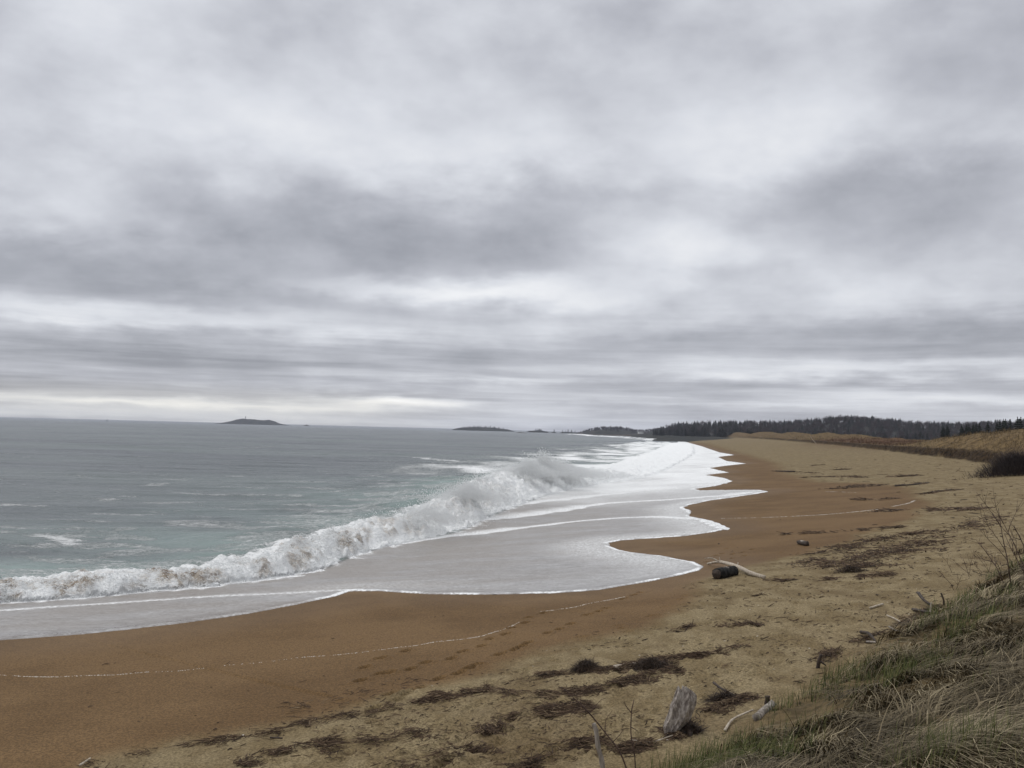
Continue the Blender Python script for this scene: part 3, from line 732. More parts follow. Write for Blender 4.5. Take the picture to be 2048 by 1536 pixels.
# roots and dead grass hanging over the scarp lip
n = 9000
seg = TOE[(TOE[:, 3] > .5)]
ti = rng.integers(0, len(seg)-1, n); tt = rng.random(n)
lx = seg[ti, 0]+(seg[ti+1, 0]-seg[ti, 0])*tt; ly = seg[ti, 1]+(seg[ti+1, 1]-seg[ti, 1])*tt
off = rng.uniform(.2, 1.5, n)-fbm(lx/9, ly/9, 3, 5)*1.6; nx, ny = .96, -.27
lx += nx*off; ly += ny*off
lz = gz_grid(lx, ly)-.02; lr = np.hypot(lx, ly)
tag(strands('overhanging_grass', np.stack([lx, ly, lz], -1), R(-75)+rng.normal(0, .6, n), R(25)+rng.normal(0, .4, n), R(-70)+rng.normal(0, .2, n), rng.uniform(.15, .45, n), np.clip(lr*.0004, .03, .12), M_WRACK,
    {'tone': np.clip(.3+rng.normal(0, .25, n), 0, 1)}, 3), 'dark dead grass and roots hanging over the lip of the sand scarp', 'grass', kind='stuff')

# ------------------------------------------------------------------ wrack: dry seaweed and reed litter
W = [  # px path, width m, pieces, straw share
 ([(170,1530),(300,1507),(450,1482),(560,1466)], .14, 420), ([(440,1500),(640,1446),(720,1432)], .2, 480), ([(600,1452),(850,1406),(900,1396),(1010,1372),(1130,1343)], .15, 1300),
 ([(780,1420),(830,1412),(880,1400)], .15, 600), ([(480,1536),(560,1510),(640,1490),(690,1478)], .18, 900), ([(1080,1352),(1230,1338),(1330,1322),(1400,1311),(1500,1290)], .16, 2600),
 ([(1250,1330),(1330,1320),(1420,1308)], .13, 2200),
 ([(810,1540),(870,1522),(930,1508),(975,1490),(1000,1462)], .28, 5200), ([(975,1470),(1000,1440),(1050,1428),(1100,1424),(1180,1412)], .20, 4300), ([(1130,1390),(1180,1384),(1240,1370),(1290,1352),(1360,1338)], .18, 3600),
 ([(1040,1536),(1110,1508),(1150,1492),(1210,1480)], .18, 2200), ([(1230,1500),(1300,1486),(1350,1470)], .2, 1300), ([(860,1395),(980,1388),(1060,1393),(1120,1390)], .2, 900),
 ([(640,1500),(740,1488),(800,1476),(880,1460)], .3, 900), ([(560,1420),(700,1400),(860,1370)], .5, 260),
 ([(1340,1465),(1400,1440),(1450,1412),(1500,1392)], .16, 2200), ([(1640,1325),(1700,1290),(1750,1274),(1800,1254),(1880,1215)], .16, 2400), ([(1370,1480),(1340,1460)], .15, 600),
 ([(1620,1122),(1700,1140),(1740,1130)], .6, 1200), ([(1680,1142),(1740,1118),(1790,1100),(1850,1085)], .9, 2100), ([(1760,1118),(1830,1085),(1900,1068),(1960,1045),(1990,1034)], .8, 2000), ([(1640,1110),(1760,1080),(1860,1062)], .7, 1500),
 ([(1500,1195),(1540,1188)], .12, 260), ([(1640,1160),(1720,1155),(1790,1150)], .3, 500), ([(1440,1250),(1500,1247),(1520,1250)], .08, 360), ([(1560,1165),(1600,1160)], .15, 260), ([(1530,1162),(1565,1160)], .12, 300), ([(1340,1265),(1390,1250)], .1, 240),
 ([(1550,942),(1590,944),(1640,946)], .25, 900), ([(1600,956),(1680,953),(1730,956)], .6, 700), ([(1680,978),(1720,972),(1760,972)], .9, 900), ([(1790,972),(1830,969),(1860,966)], .2, 600), ([(1840,989),(1880,984),(1905,980)], .2, 400),
 ([(1620,932),(1650,930)], .3, 250), ([(1670,940),(1700,938)], .5, 350), ([(1780,955),(1840,950)], 1.0, 500), ([(1840,1020),(1900,1018),(1960,1020)], .6, 600), ([(1760,1020),(1800,1022)], .5, 300), ([(1560,1070),(1700,1062),(1820,1052)], .3, 500), ([(1700,1000),(1800,998)], .4, 200)]
PX, PY, HZ, LN, TN, AN = [], [], [], [], [], []
for path, wdt, npc in W:
    wp = catmull([tuple(hit(*q_)) for q_ in path], 4)
    cum = np.concatenate([[0], np.cumsum(np.hypot(*np.diff(wp, axis=0).T))])
    # clumpy density along the line
    npc = int(npc*(.46 if cum[-1] < 12 else .24)); s_ = rng.random(npc*3)*cum[-1]; keep = rng.random(npc*3) < ss(-.3, .45, perlin(s_/(.45*max(1, cum[-1]/8)), s_*0+len(path)*3.7+npc, 260)+.3*perlin(s_/.12, s_*0+npc, 261)); s_ = s_[keep][:npc]
    cx = np.interp(s_, cum, wp[:, 0]); cy = np.interp(s_, cum, wp[:, 1])
    nx_ = np.interp(s_, cum, np.gradient(wp[:, 1])); ny_ = -np.interp(s_, cum, np.gradient(wp[:, 0])); l_ = np.hypot(nx_, ny_); nx_ /= l_; ny_ /= l_
    of = rng.normal(0, wdt*.62, len(s_))*(.45+1.0*np.clip(perlin(s_/.6, s_*0+9.1+npc, 262)+.5, 0, 1))+perlin(s_/1.1, s_*0+npc*.7, 263)*wdt*1.2+perlin(s_/(cum[-1]/4+.5), s_*0+npc*.3, 264)*np.hypot(cx, cy)*.012
    PX.append(cx+nx_*of); PY.append(cy+ny_*of)
    h_ = np.exp(-(of/(wdt*.5))**2)*min(.05+wdt*.06, .10); HZ.append(rng.random(len(s_))*h_)
    r_ = np.hypot(cx, cy); LN.append(rng.gamma(3.0, .036, len(s_))*np.clip(r_/14, 1, 4)); TN.append(np.clip(rng.beta(1.6, 2.2, len(s_))+.05, 0, 1))
    AN.append(np.arctan2(-ny_, nx_)+rng.normal(0, .55, len(s_)))
# thin scatter over all of the dry sand
ns = 15000; sx = rng.uniform(150, 2048, ns); sy = rng.uniform(900, 1536, ns)
sp_ = np.array([P(a_, b_, 1.9) for a_, b_ in zip(sx, sy)]); sr = np.hypot(sp_[:, 0], sp_[:, 1])
db_, sb_, _ = linedist(sp_[:, 0], sp_[:, 1], BASE); dt2, st2, _ = linedist(sp_[:, 0], sp_[:, 1], TOE)
dm = drymask(sp_[:, 0], sp_[:, 1], db_*sb_, dt2*st2, sr)
ok = (rng.random(ns) < dm*.9+.015*(db_*sb_ > 3)) & (dt2*st2 < 1.0) & (sr < 200) & (fbm(sp_[:, 0]/2.2, sp_[:, 1]/1.1, 3, 270) > -.05)
m_ = int(ok.sum()); PX.append(sp_[ok, 0]); PY.append(sp_[ok, 1]); HZ.append(rng.random(m_)*.01); LN.append(rng.gamma(2.5, .03, m_)*np.clip(sr[ok]/18, .8, 6)); TN.append(np.clip(rng.beta(1.3, 2.6, m_)+.05, 0, 1)); AN.append(rng.normal(R(60), .6, m_))
PX, PY, HZ, LN, TN, AN = map(np.concatenate, (PX, PY, HZ, LN, TN, AN))
N = len(PX); GZ = gz_grid(PX, PY)
tl = rng.normal(0, .16, N); rad = np.clip(rng.normal(.0036, .0012, N), .0018, .008)*np.clip(np.hypot(PX, PY)/11, 1, 6)
dv = np.stack([np.sin(AN)*np.cos(tl), np.cos(AN)*np.cos(tl), np.sin(tl)], -1); sd_ = np.stack([np.cos(AN), -np.sin(AN), np.zeros(N)], -1); upv = np.array([[0, 0, 1.0]])
c0 = np.stack([PX, PY, GZ+.004+HZ], -1); bend = rng.normal(0, .12, N)
V = np.zeros((N, 3, 3, 3))
for e in range(3):
    cc = c0+dv*(LN*(e-1))[:, None]*.5+sd_*((abs(e-1)*bend*LN))[:, None]
    k_ = (rad*(1 if e == 1 else .6))[:, None]
    V[:, e, 0] = cc+sd_*k_*1.3; V[:, e, 1] = cc-sd_*k_*1.3; V[:, e, 2] = cc+upv*k_*1.4
idx = np.arange(N*9).reshape(N, 3, 3); fs_ = []
for e in (0, 1):
    for a_, b_ in ((0, 1), (1, 2), (2, 0)): fs_.append(np.stack([idx[:, e, a_], idx[:, e, b_], idx[:, e+1, b_], idx[:, e+1, a_]], -1))
wr = mesh_np('seaweed_litter', V.reshape(-1, 3), np.concatenate(fs_), M_WRACK, {'tone': np.repeat(TN, 9), 'along': np.zeros(N*9)}, smooth=False)
tag(wr, 'dark brown dry seaweed and reed litter strewn in lines along the dry sand', 'seaweed', kind='stuff')

# old foam lines left on the damp sand
FL = [([(-40,1352),(0,1352),(100,1354),(200,1350),(300,1344)], .9), ([(300,1344),(420,1334),(600,1316)], .25), ([(592,1316),(700,1307),(760,1300),(840,1290),(880,1283),(960,1273),(1010,1258),(1040,1245)], .85), ([(1075,1223),(1130,1217),(1190,1205),(1250,1193)], .8),
      ([(1440,1037),(1500,1036),(1560,1034)], .3), ([(1560,1034),(1620,1031),(1680,1027),(1755,1019)], .7), ([(1785,1013),(1800,1010),(1818,1006),(1830,1001)], .5), ([(1712,985),(1680,984),(1650,983)], .3)]
fp = []
for path, am in FL:
    wp = catmull([tuple(hit(*q_)) for q_ in path], 5); cum = np.concatenate([[0], np.cumsum(np.hypot(*np.diff(wp, axis=0).T))])
    k_ = int(cum[-1]*110*am); s_ = rng.random(k_)*cum[-1]; s_ = s_[rng.random(k_) < .35+.65*ss(-.3, .3, perlin(s_/.8, s_*0+k_, 280))]
    x_ = np.interp(s_, cum, wp[:, 0]); y_ = np.interp(s_, cum, wp[:, 1]); o_ = perlin(s_/.7, s_*0+k_*.3, 281)*.12+rng.normal(0, .014, len(s_))*np.clip(np.hypot(x_, y_)/18, 1, 3)
    fp.append(np.stack([x_+o_*.6, y_-o_*.8, np.full(len(s_), am)], -1))
fp = np.concatenate(fp); n = len(fp); fz_ = gz_grid(fp[:, 0], fp[:, 1]); sz = rng.uniform(.007, .018, n)*np.clip(np.hypot(fp[:, 0], fp[:, 1])/26, .9, 2)
octv = np.array([(1, 0, 0), (-.5, .87, 0), (-.5, -.87, 0), (0, 0, .6)])
V = np.stack([fp[:, 0], fp[:, 1], fz_], -1)[:, None]+octv[None]*sz[:, None, None]
tf = np.array([(0, 1, 3), (1, 2, 3), (2, 0, 3)]); Fc = (np.arange(n)[:, None, None]*4+tf[None]).reshape(-1, 3)
tag(mesh_np('foam_line', V.reshape(-1, 3), Fc, M_FOAMB), 'thin white lines of dried foam left on the damp brown sand', 'foam', kind='stuff')

# ------------------------------------------------------------------ spray over the breaker
sp = []
def spray(line, n, hgt, back, fwd, thr=0.0):
    cum = np.concatenate([[0], np.cumsum(np.hypot(*np.diff(line[:, :2], axis=0).T))])
    s_ = rng.random(n)*cum[-1]; x_ = np.interp(s_, cum, line[:, 0]); y_ = np.interp(s_, cum, line[:, 1]); hz = np.interp(s_, cum, line[:, 2]); wz = np.interp(s_, cum, line[:, 3])
    tx_ = np.interp(s_, cum, np.gradient(line[:, 1])); ty_ = -np.interp(s_, cum, np.gradient(line[:, 0])); l_ = np.hypot(tx_, ty_); tx_ /= l_; ty_ /= l_
    o_ = rng.uniform(-back, 1, n)*1.0; o_ = np.where(o_ > 0, o_*wz*fwd, o_); x_ += tx_*o_; y_ += ty_*o_
    i = np.clip(np.searchsorted(rs, np.hypot(x_, y_)), 0, len(rs)-1); j = np.clip(np.searchsorted(az_all, np.arctan2(x_, y_)), 0, len(az_all)-1)
    w0 = WZ[i, j]; jet = np.clip(.35+1.3*perlin(x_/1.1, y_/1.1, 290)+.8*perlin(x_/.4, y_/.4, 291), .05, 2)
    z_ = w0+rng.exponential(1, n)*hgt*jet*hz
    sp.append(np.stack([x_, y_, np.minimum(z_, w0+hgt*5*hz)], -1))
spray(CREST[:20], 20000, .045, .6, .9)
spray(CREST[18:30], 13000, .07, .8, 1.0)
spray(CREST[26:40], 14000, .08, 1.5, .9)
# plume thrown up where the wave is breaking hardest
def plume(px, dist, zb, h, wid, n, seed):
    c = PD(px, dist); d_ = PD(px, 1.0)
    for k in range(3):
        u = rng.normal(0, 1, n//3); hh = np.abs(rng.normal(0, .5, n//3)); hh = np.minimum(hh, 1.15)
        wdt = wid*(1-.55*np.clip(hh, 0, 1))*(.5+.25*k)
        lx = u*wdt*.8+hh*wid*(-.12); ly = rng.normal(0, 1.2, n//3)
        zz = zb+h*hh*np.exp(-(u*.7)**2)*np.clip(.9+.6*perlin(lx/1.5+seed, lx*0+k*5, 295)+.3*perlin(lx/.5+seed, ly/.6+k*5, 296), .4, 1.4)+rng.normal(0, .22, n//3)
        sp.append(np.stack([c[0]+lx*d_[1]+ly*d_[0], c[1]-lx*d_[0]+ly*d_[1], zz], -1))
plume(1095, 90, 1.5, 1.9, 4.0, 13000, 1); plume(1122, 95, 1.2, 1.6, 4.6, 9000, 2); plume(1065, 84, 1.7, 1.2, 3.0, 7000, 3); plume(1145, 98, 1.0, .9, 4.6, 4000, 7); plume(945, 60, 1.2, .8, 2.4, 10000, 4); plume(870, 49, .9, .6, 2.0, 6000, 5)
plume(1160, 104, .8, .7, 4.5, 3000, 6)
sp = np.concatenate(sp); n = len(sp); sr = np.hypot(sp[:, 0], sp[:, 1]); sz = rng.uniform(.25, .75, n)*sr/1850*1.75
tet = np.array([(1, 0, -.35), (-.5, .87, -.35), (-.5, -.87, -.35), (0, 0, 1)])
V = sp[:, None]+tet[None]*sz[:, None, None]; Fc = (np.arange(n)[:, None, None]*4+np.array([(0, 1, 3), (1, 2, 3), (2, 0, 3), (0, 2, 1)])[None]).reshape(-1, 3)
tag(mesh_np('spray', V.reshape(-1, 3), Fc, M_SPRAY), 'white spray thrown up along the breaking wave', 'spray', kind='stuff')

# ------------------------------------------------------------------ driftwood
def G3(px, py, up=0.0):
    c = hit(px, py, True); return (c[0], c[1], gz_grid([c[0]], [c[1]])[0]+up)
def wood(name, pts, rad, mat, label, cat, group=None, seg=8, jit=.12, seed=1, twigs=(), flat=1.0):
    ch = [tube_data(pts, rad, seg, jit, 4, seed, flat)]
    for tp, trd in twigs: ch.append(tube_data(tp, trd, 6, .1, 3, seed+5))
    o = build(name, ch, mat); return tag(o, label, cat, group)
def at(px, py, base):                 # point seen at px,py at the distance of a base point
    d = ray(px, py); k = math.hypot(base[0], base[1]); return (d[0]*k, d[1]*k, HC+d[2]*k)
# black log and the pale branch leaning over it
e = empty('driftwood_log', G3(1448, 1158)); L0 = np.array(e.location)
a, b = np.array(G3(1434, 1158, .13)), np.array(G3(1468, 1151, .12))
build('bark', [tube_data([a-L0, (a*.6+b*.4)-L0, b-L0], [.165, .16, .145], 12, .06, 4, 3)], M_CHAR, e)
kn = (a*.5+b*.5)-L0+np.array([0, 0, .13]); build('knot', [tube_data([kn-np.array([.1, .02, .02]), kn, kn+np.array([.1, .03, -.01])], [.025, .045, .02], 7, .2, 3, 4)], M_GREYW, e)
dirn = (a-b)/np.linalg.norm(a-b); build('cut_end', [tube_data([a-L0+dirn*.03, a-L0+dirn*.06], [.14, .12], 12, .05, 2, 5)], M_DARKW, e)
tag(e, 'short black charred log lying on the sand under a pale branch', 'log')
p_ = [G3(1416, 1131, .06), G3(1440, 1135, .17), G3(1474, 1144, .16), G3(1500, 1151, .11), G3(1528, 1158, .05)]
wood('driftwood_branch', p_, [.035, .05, .055, .06, .055], M_PALE, 'long pale bleached branch resting across a black log', 'driftwood', seed=7,
     twigs=[([p_[1], tuple(np.array(p_[1])+(-.25, .1, .10)), tuple(np.array(p_[1])+(-.45, .1, .08))], [.03, .02, .01]), ([p_[2], tuple(np.array(p_[2])+(.03, 0, .12))], [.03, .015]), ([p_[1], tuple(np.array(p_[1])+(-.02, 0, .14))], [.02, .01])])
e = empty('driftwood_log', G3(1605, 1090)); L0 = np.array(e.location)
a, b = np.array(G3(1597, 1088, .07)), np.array(G3(1614, 1092, .07))
build('bark', [tube_data([a-L0, (a+b)/2-L0, b-L0], [.08, .10, .09], 10, .12, 3, 9)], M_DARKW, e)
build('bare_patch', [tube_data([a*.7+b*.3-L0+(0, -.02, .045), a*.35+b*.65-L0+(0, -.02, .05)], [.05, .055], 8, .1, 2, 10)], M_PALE, e)
tag(e, 'small dark log with pale worn patches alone on damp sand', 'log')
# weathered stump standing in the dry sand
e = empty('stump', G3(1348, 1468)); L0 = np.array(e.location); k = math.hypot(L0[0], L0[1]); s1 = k/F
dd = ray(1370, 1400); rt = np.array([dd[1], -dd[0], 0]); fw = np.array([dd[0], dd[1], 0])
rows = []
prof = [(1340, 1468, 14), (1345, 1452, 20), (1356, 1435, 23), (1364, 1415, 25), (1370, 1398, 24), (1373, 1385, 21), (1370, 1376, 15), (1366, 1369, 8)]
rg = np.random.default_rng(3); seg = 28
prof = catmull(prof, 4); 
for i, (px, py, hw) in enumerate(prof):
    c = np.array(at(px, py, L0))-L0; ring = []
    for q_ in range(seg):
        th = 2*math.pi*q_/seg; rr_ = 1+.16*math.sin(5*th+1)+.08*math.sin(11*th+i*.07)+.10*float(perlin(np.array([th*3.0]), np.array([i*.22]), 300)[0])+rg.normal(0, .018)
        tz = .05*math.sin(5*th+1)*(i/len(prof))
        ring.append(c+rt*math.cos(th)*hw*s1*rr_+fw*math.sin(th)*hw*s1*.7*rr_+np.array([0, 0, tz]))
    rows.append(ring)
V = [v for r_ in rows for v in r_]; Fc = [(i*seg+q_, i*seg+(q_+1) % seg, (i+1)*seg+(q_+1) % seg, (i+1)*seg+q_) for i in range(len(rows)-1) for q_ in range(seg)]
V.append(np.mean(rows[-1], 0)+np.array([0, 0, -.02])); Fc += [((len(rows)-1)*seg+q_, (len(rows)-1)*seg+(q_+1) % seg, len(V)-1, len(V)-1) for q_ in range(seg)]
M_STUMP = simple('stump_wood', (.19, .16, .14), (.48, .43, .38), 22, .92, 1.0, (1, 1, .4), dist=.05)
build('weathered_wood', [(V, Fc)], M_STUMP, e, False)
rt_ = [tube_data([np.array(at(1340+q_*14, 1462, L0))-L0, np.array(at(1325+q_*22, 1475, L0))-L0-fw*.15], [.045, .02], 7, .15, 3, 20+q_) for q_ in range(4)]
for q_, r_ in enumerate(rt_): build('root', [r_], M_DARKW, e)
e.scale = (.86, .86, .9)
tag(e, 'chunky weathered grey stump standing tilted in the sand near the grass bank', 'stump')

def stick(px, r0, r1, mat, label, name='driftwood_stick', seed=1, cat='driftwood', lift=.03, tw=()):
    pts = []
    for q_ in px:
        x_, y_ = q_[:2]; up = q_[2] if len(q_) > 2 else lift
        pts.append(G3(x_, y_, up))
    n_ = len(pts)
    return wood(name, pts, list(np.linspace(r0, r1, n_)), mat, label, cat, None, 7, .14, seed)
def upright(base, tops, r0, r1, mat, label, name='driftwood_post', seed=1, cat='driftwood', twigs=()):
    b = G3(*base); pts = [(b[0], b[1], b[2]-.08)]+[at(x_, y_, b) for x_, y_ in tops]
    tg = []
    for tw in twigs: tg.append(([at(x_, y_, b) for x_, y_ in tw], list(np.linspace(r1*1.1, r1*.4, len(tw)))))
    return wood(name, pts, list(np.linspace(r0, r1, len(pts))), mat, label, cat, None, 8, .14, seed, tg)
upright((1210, 1545), [(1204, 1525), (1195, 1490), (1193, 1465), (1188, 1447)], .028, .022, M_GREYW, 'bleached grey stick standing upright at the bottom edge of the beach', seed=31)
stick([(1450, 1464, .02), (1462, 1447), (1480, 1436), (1506, 1428, .05)], .016, .010, M_PALE, 'thin curved bleached branch lying by the bank next to the grey half buried log', seed=32)
stick([(1512, 1442, .03), (1545, 1418, .06)], .05, .045, M_GREYW, 'thick grey log half buried in the edge of the grass bank', 'driftwood_log', seed=33)
stick([(1427, 1374, .08), (1444, 1388, .06), (1470, 1396, .03)], .018, .013, M_DARKW, 'dark curved branch on the sand just right of the stump', seed=34)
upright((1634, 1336), [(1638, 1322), (1643, 1309)], .032, .02, M_DARKW, 'dark broken stub sticking up at the edge of the grass', seed=35, twigs=[[(1640, 1322), (1652, 1331)]])
upright((1533, 1408), [(1535, 1400), (1534, 1392)], .035, .03, M_DARKW, 'short dark stub between the stump and the grass bank', seed=36)
stick([(1836, 1200, .14), (1848, 1211, .10), (1866, 1216, .03)], .035, .02, M_DARKW, 'curved dark root poking from the upper edge of the bank', 'driftwood_root', seed=37)
stick([(1826, 1222, .03), (1862, 1230, .04)], .03, .02, M_DARKW, 'straight dark stick lying below the curved root at the bank edge', seed=38)
upright((1888, 1210), [(1887, 1200), (1882, 1186)], .022, .012, M_DARKW, 'slim dark twig standing behind the curved root on the bank', seed=39)
upright((1861, 1232), [(1861, 1220), (1863, 1204)], .018, .012, M_PALE, 'small pale twig standing upright among dark roots', seed=40)
stick([(1740, 1219), (1766, 1211)], .022, .018, M_PALE, 'short pale stick lying on open sand above the bank', seed=41)
stick([(1774, 1234), (1788, 1240), (1802, 1248)], .014, .010, M_PALE, 'thin pale crooked stick beside the bank edge', seed=42)
stick([(1778, 1257), (1796, 1267)], .014, .012, M_GREYW, 'thin grey stick just below the pale crooked stick', seed=43)
stick([(1722, 1274, .08), (1738, 1280, .10), (1752, 1286, .02)], .03, .018, M_DARKW, 'gnarled dark root arching over the bank edge', 'driftwood_root', seed=44)
stick([(1734, 1285, .02), (1750, 1289, .03)], .02, .016, M_GREYW, 'pale grey stick under the gnarled arching root', seed=45)
stick([(1230, 1340, .03), (1272, 1327, .05)], .042, .038, M_PALE, 'pale tan log end poking out of a dark seaweed heap', 'driftwood_log', seed=46)
stick([(1262, 1487), (1300, 1490), (1345, 1476)], .009, .006, M_PALE, 'long thin pale stick on the sand below the stump', seed=47)
stick([(160, 1536), (180, 1522)], .016, .010, M_PALE, 'pale stick at the left end of the seaweed line', seed=48)
stick([(540, 1480), (565, 1481)], .012, .009, M_DARKW, 'thin dark stick in the left part of the seaweed line', seed=49)
stick([(1790, 973, .05), (1830, 970, .05), (1858, 966, .05)], .07, .04, M_DARKW, 'long thin dark driftwood pole lying far up the beach', seed=50)
stick([(1840, 989, .04), (1904, 980, .05)], .05, .03, M_DARKW, 'dark thin pole on the sand nearer than the long driftwood pole', seed=51)
stick([(1552, 943, .05), (1590, 944, .08)], .10, .07, M_DARKW, 'dark flat driftwood pole at the far end of the damp sand', seed=52)
upright((1632, 886), [(1625, 879), (1620, 872)], .12, .05, M_PALE, 'bare pale snag leaning from the distant dune top', 'driftwood_snag', seed=53)
upright((1768, 897), [(1782, 891), (1794, 887)], .09, .04, M_DARKW, 'dark forked branch lying on the dune beside the rust shrubs', 'driftwood_branch', seed=54, twigs=[[(1780, 892), (1776, 887)]])
for k_, (bx_, by_, tx_, ty_) in enumerate([(1392, 872, 1372, 870)]):
    stick([(bx_, by_, .8), (tx_, ty_, .8)], .5, .4, M_PALE, 'bleached driftwood trunk at the far end of the beach', 'driftwood_log', seed=60)

# seaweed heaps: tangled mounds of thin strands
def heap(px, py, wpx, hpx, n, label):
    b = G3(px, py); k = math.hypot(b[0], b[1])/F; n = int(n)
    u = rng.normal(0, .42, n); v_ = rng.normal(0, .42, n); rr_ = np.hypot(u, v_); dd = ray(px, py); hh = np.clip(1-rr_, 0, 1)*hpx*k*rng.random(n)**.5
    x_ = b[0]+dd[1]*u*wpx*k*.5+dd[0]*v_*wpx*k*.4; y_ = b[1]-dd[0]*u*wpx*k*.5+dd[1]*v_*wpx*k*.4
    o = strands('seaweed_heap', np.stack([x_, y_, gz_grid(x_, y_)+hh], -1), rng.uniform(0, 6.28, n), rng.normal(.2, .5, n), rng.normal(-.6, .4, n), rng.uniform(.08, .24, n), rng.uniform(.008, .018, n), M_WRACK, {'tone': np.clip(rng.beta(1.1, 6, n), 0, 1)}, 3, np.full(n, .004), twist=rng.uniform(0, 3.1, n))
    tag(o, label, 'seaweed heap')
heap(1172, 1340, 55, 20, 1500, 'isolated black mound of seaweed on the edge of the damp sand')
heap(1300, 1335, 80, 16, 1700, 'dark seaweed heap piled over the end of a pale log')
heap(1700, 1143, 60, 12, 900, 'dark seaweed heap at the near end of the distant seaweed patch')
heap(1450, 1400, 50, 14, 900, 'small dark seaweed tangle beside the curved dark branch')
heap(1375, 1462, 44, 18, 900, 'brown seaweed tangle caught at the foot of the stump')

# ------------------------------------------------------------------ twiggy plants
def twig_plant(name, base, h, spread, n, mat, lean=(0, 0), levels=2, r0=.008, seed=0, bow=.3, skew=0.0):
    rg = np.random.default_rng(seed); ch = []; rt_ = []
    b = np.array(base)
    def grow(p, d, ln, r, lv):
        pts = [p]; dcur = d.copy()
        for k in range(3):
            dcur = dcur+rg.normal(0, .13, 3); dcur[2] += bow*.1; dcur /= np.linalg.norm(dcur); pts.append(pts[-1]+dcur*ln/3)
        ch.append(tube_data(pts, list(np.linspace(r, r*.45, 4)), 4, .05, 1, int(rg.integers(1e6))))
        if lv > 0:
            for k in range(int(rg.integers(2, 5))):
                q_ = rg.uniform(.3, 1.0); i = min(int(q_*3), 2); pp = pts[i]+(pts[i+1]-pts[i])*(q_*3-i)
                grow(pp, dcur+rg.normal(0, .5, 3)+np.array([0, 0, .25]), ln*rg.uniform(.35, .6), r*.55, lv-1)
    for k in range(n):
        d = np.array([rg.normal(lean[0], spread), rg.normal(lean[1], spread), 1.0]); d /= np.linalg.norm(d)
        grow(b+np.array([rg.normal(0, skew), rg.normal(0, skew), -.04]), d, h*rg.uniform(.6, 1.0), r0, levels)
    return build(name, ch, mat)
b_ = G3(2052, 1165); tag(twig_plant('bare_shrub', b_, 1.35, .28, 9, M_TWIG, (-.25, 0), 2, .011, 11, .2, .25), 'leafless reddish shrub rising from the bank at the right edge', 'shrub')
b_ = G3(1975, 1150); tag(twig_plant('bare_shrub', b_, .5, .5, 9, M_TWIG, (-.3, 0), 2, .006, 12, .2, .3), 'low leafless twiggy shrub spreading at the top of the bank', 'shrub')
b_ = G3(1900, 1180); tag(twig_plant('bare_shrub', b_, .62, .35, 2, M_TWIG, (-.55, 0), 2, .006, 13, .1, .1), 'thin straggly leafless shoots leaning out over the sand', 'shrub')
upright((1272, 1540), [(1269, 1510), (1262, 1470), (1263, 1425), (1268, 1400)], .008, .005, M_TWIG, 'tall single dry stalk with a fork standing beside the stump', 'dead_stalk', 71, 'stalk', [[(1262, 1425), (1252, 1412), (1248, 1402)], [(1263, 1455), (1276, 1462)]])
upright((1262, 1545), [(1240, 1505), (1210, 1465), (1178, 1425), (1150, 1398), (1128, 1378)], .009, .004, M_TWIG, 'long dry stalk with many side twigs leaning left over the seaweed', 'dead_stalk', 72, 'stalk',
    [[(1210, 1465), (1212, 1440), (1225, 1420)], [(1190, 1440), (1165, 1412), (1160, 1392)], [(1180, 1425), (1200, 1402), (1212, 1396)], [(1150, 1398), (1130, 1395)], [(1225, 1485), (1245, 1462), (1243, 1448)], [(1165, 1412), (1150, 1420), (1140, 1432)]])
# dark thicket
b0 = np.array(G3(2040, 950)); n = 5200; dk = math.hypot(b0[0], b0[1])
th = rng.uniform(0, 6.28, n); ph = np.abs(rng.normal(0, .55, n))
rx = rng.normal(0, 1.5, n); ry = rng.normal(0, 1.2, n); x_ = b0[0]+rx; y_ = b0[1]+ry
o = strands('bush', np.stack([x_, y_, gz_grid(x_, y_)+rng.random(n)**1.3*1.5*np.exp(-(rx/2.2)**2)], -1), np.arctan2(rx, ry)+rng.normal(0, .8, n), R(75)-ph*.6, R(55)-ph, rng.uniform(.5, 1.5, n)*np.exp(-(rx/3.2)**2), np.full(n, .032), M_TWIGD, None, 4, twist=rng.uniform(0, 3.1, n))
tag(o, 'dense dark leafless thicket at the foot of the dune', 'bush')

# ------------------------------------------------------------------ far land
def conifer(seed, lay=13):
    rg = np.random.default_rng(seed); V = []; Fc = []
    for k in range(lay):
        f_ = k/(lay-1); z = .12+.86*f_; rr_ = (.21*(1-f_)**.85+.012)*rg.uniform(.75, 1.25)
        nb = 9 if k < lay-3 else 6
        for b_ in range(nb):
            a_ = 2*math.pi*b_/nb+rg.uniform(0, 1); l_ = rr_*rg.uniform(.6, 1.2); dz = -.035*(1-f_)
            c, s = math.cos(a_), math.sin(a_); w_ = .42*l_+.008; i = len(V)
            V += [(0, 0, z+.035), (c*l_*.55-s*w_, s*l_*.55+c*w_, z+dz*.4), (c*l_, s*l_, z+dz-.012), (c*l_*.55+s*w_, s*l_*.55-c*w_, z+dz*.4), (c*l_*.4, s*l_*.4, z-.05)]
            Fc += [(i, i+1, i+2), (i, i+2, i+3), (i+1, i+4, i+2), (i+3, i+2, i+4)]
    i = len(V); V += [(0.012, 0, .93), (-.008, .01, .93), (-.008, -.01, .93), (0, 0, 1.02)]; Fc += [(i, i+1, i+3), (i+1, i+2, i+3), (i+2, i, i+3)]
    return np.array(V), np.array(Fc)
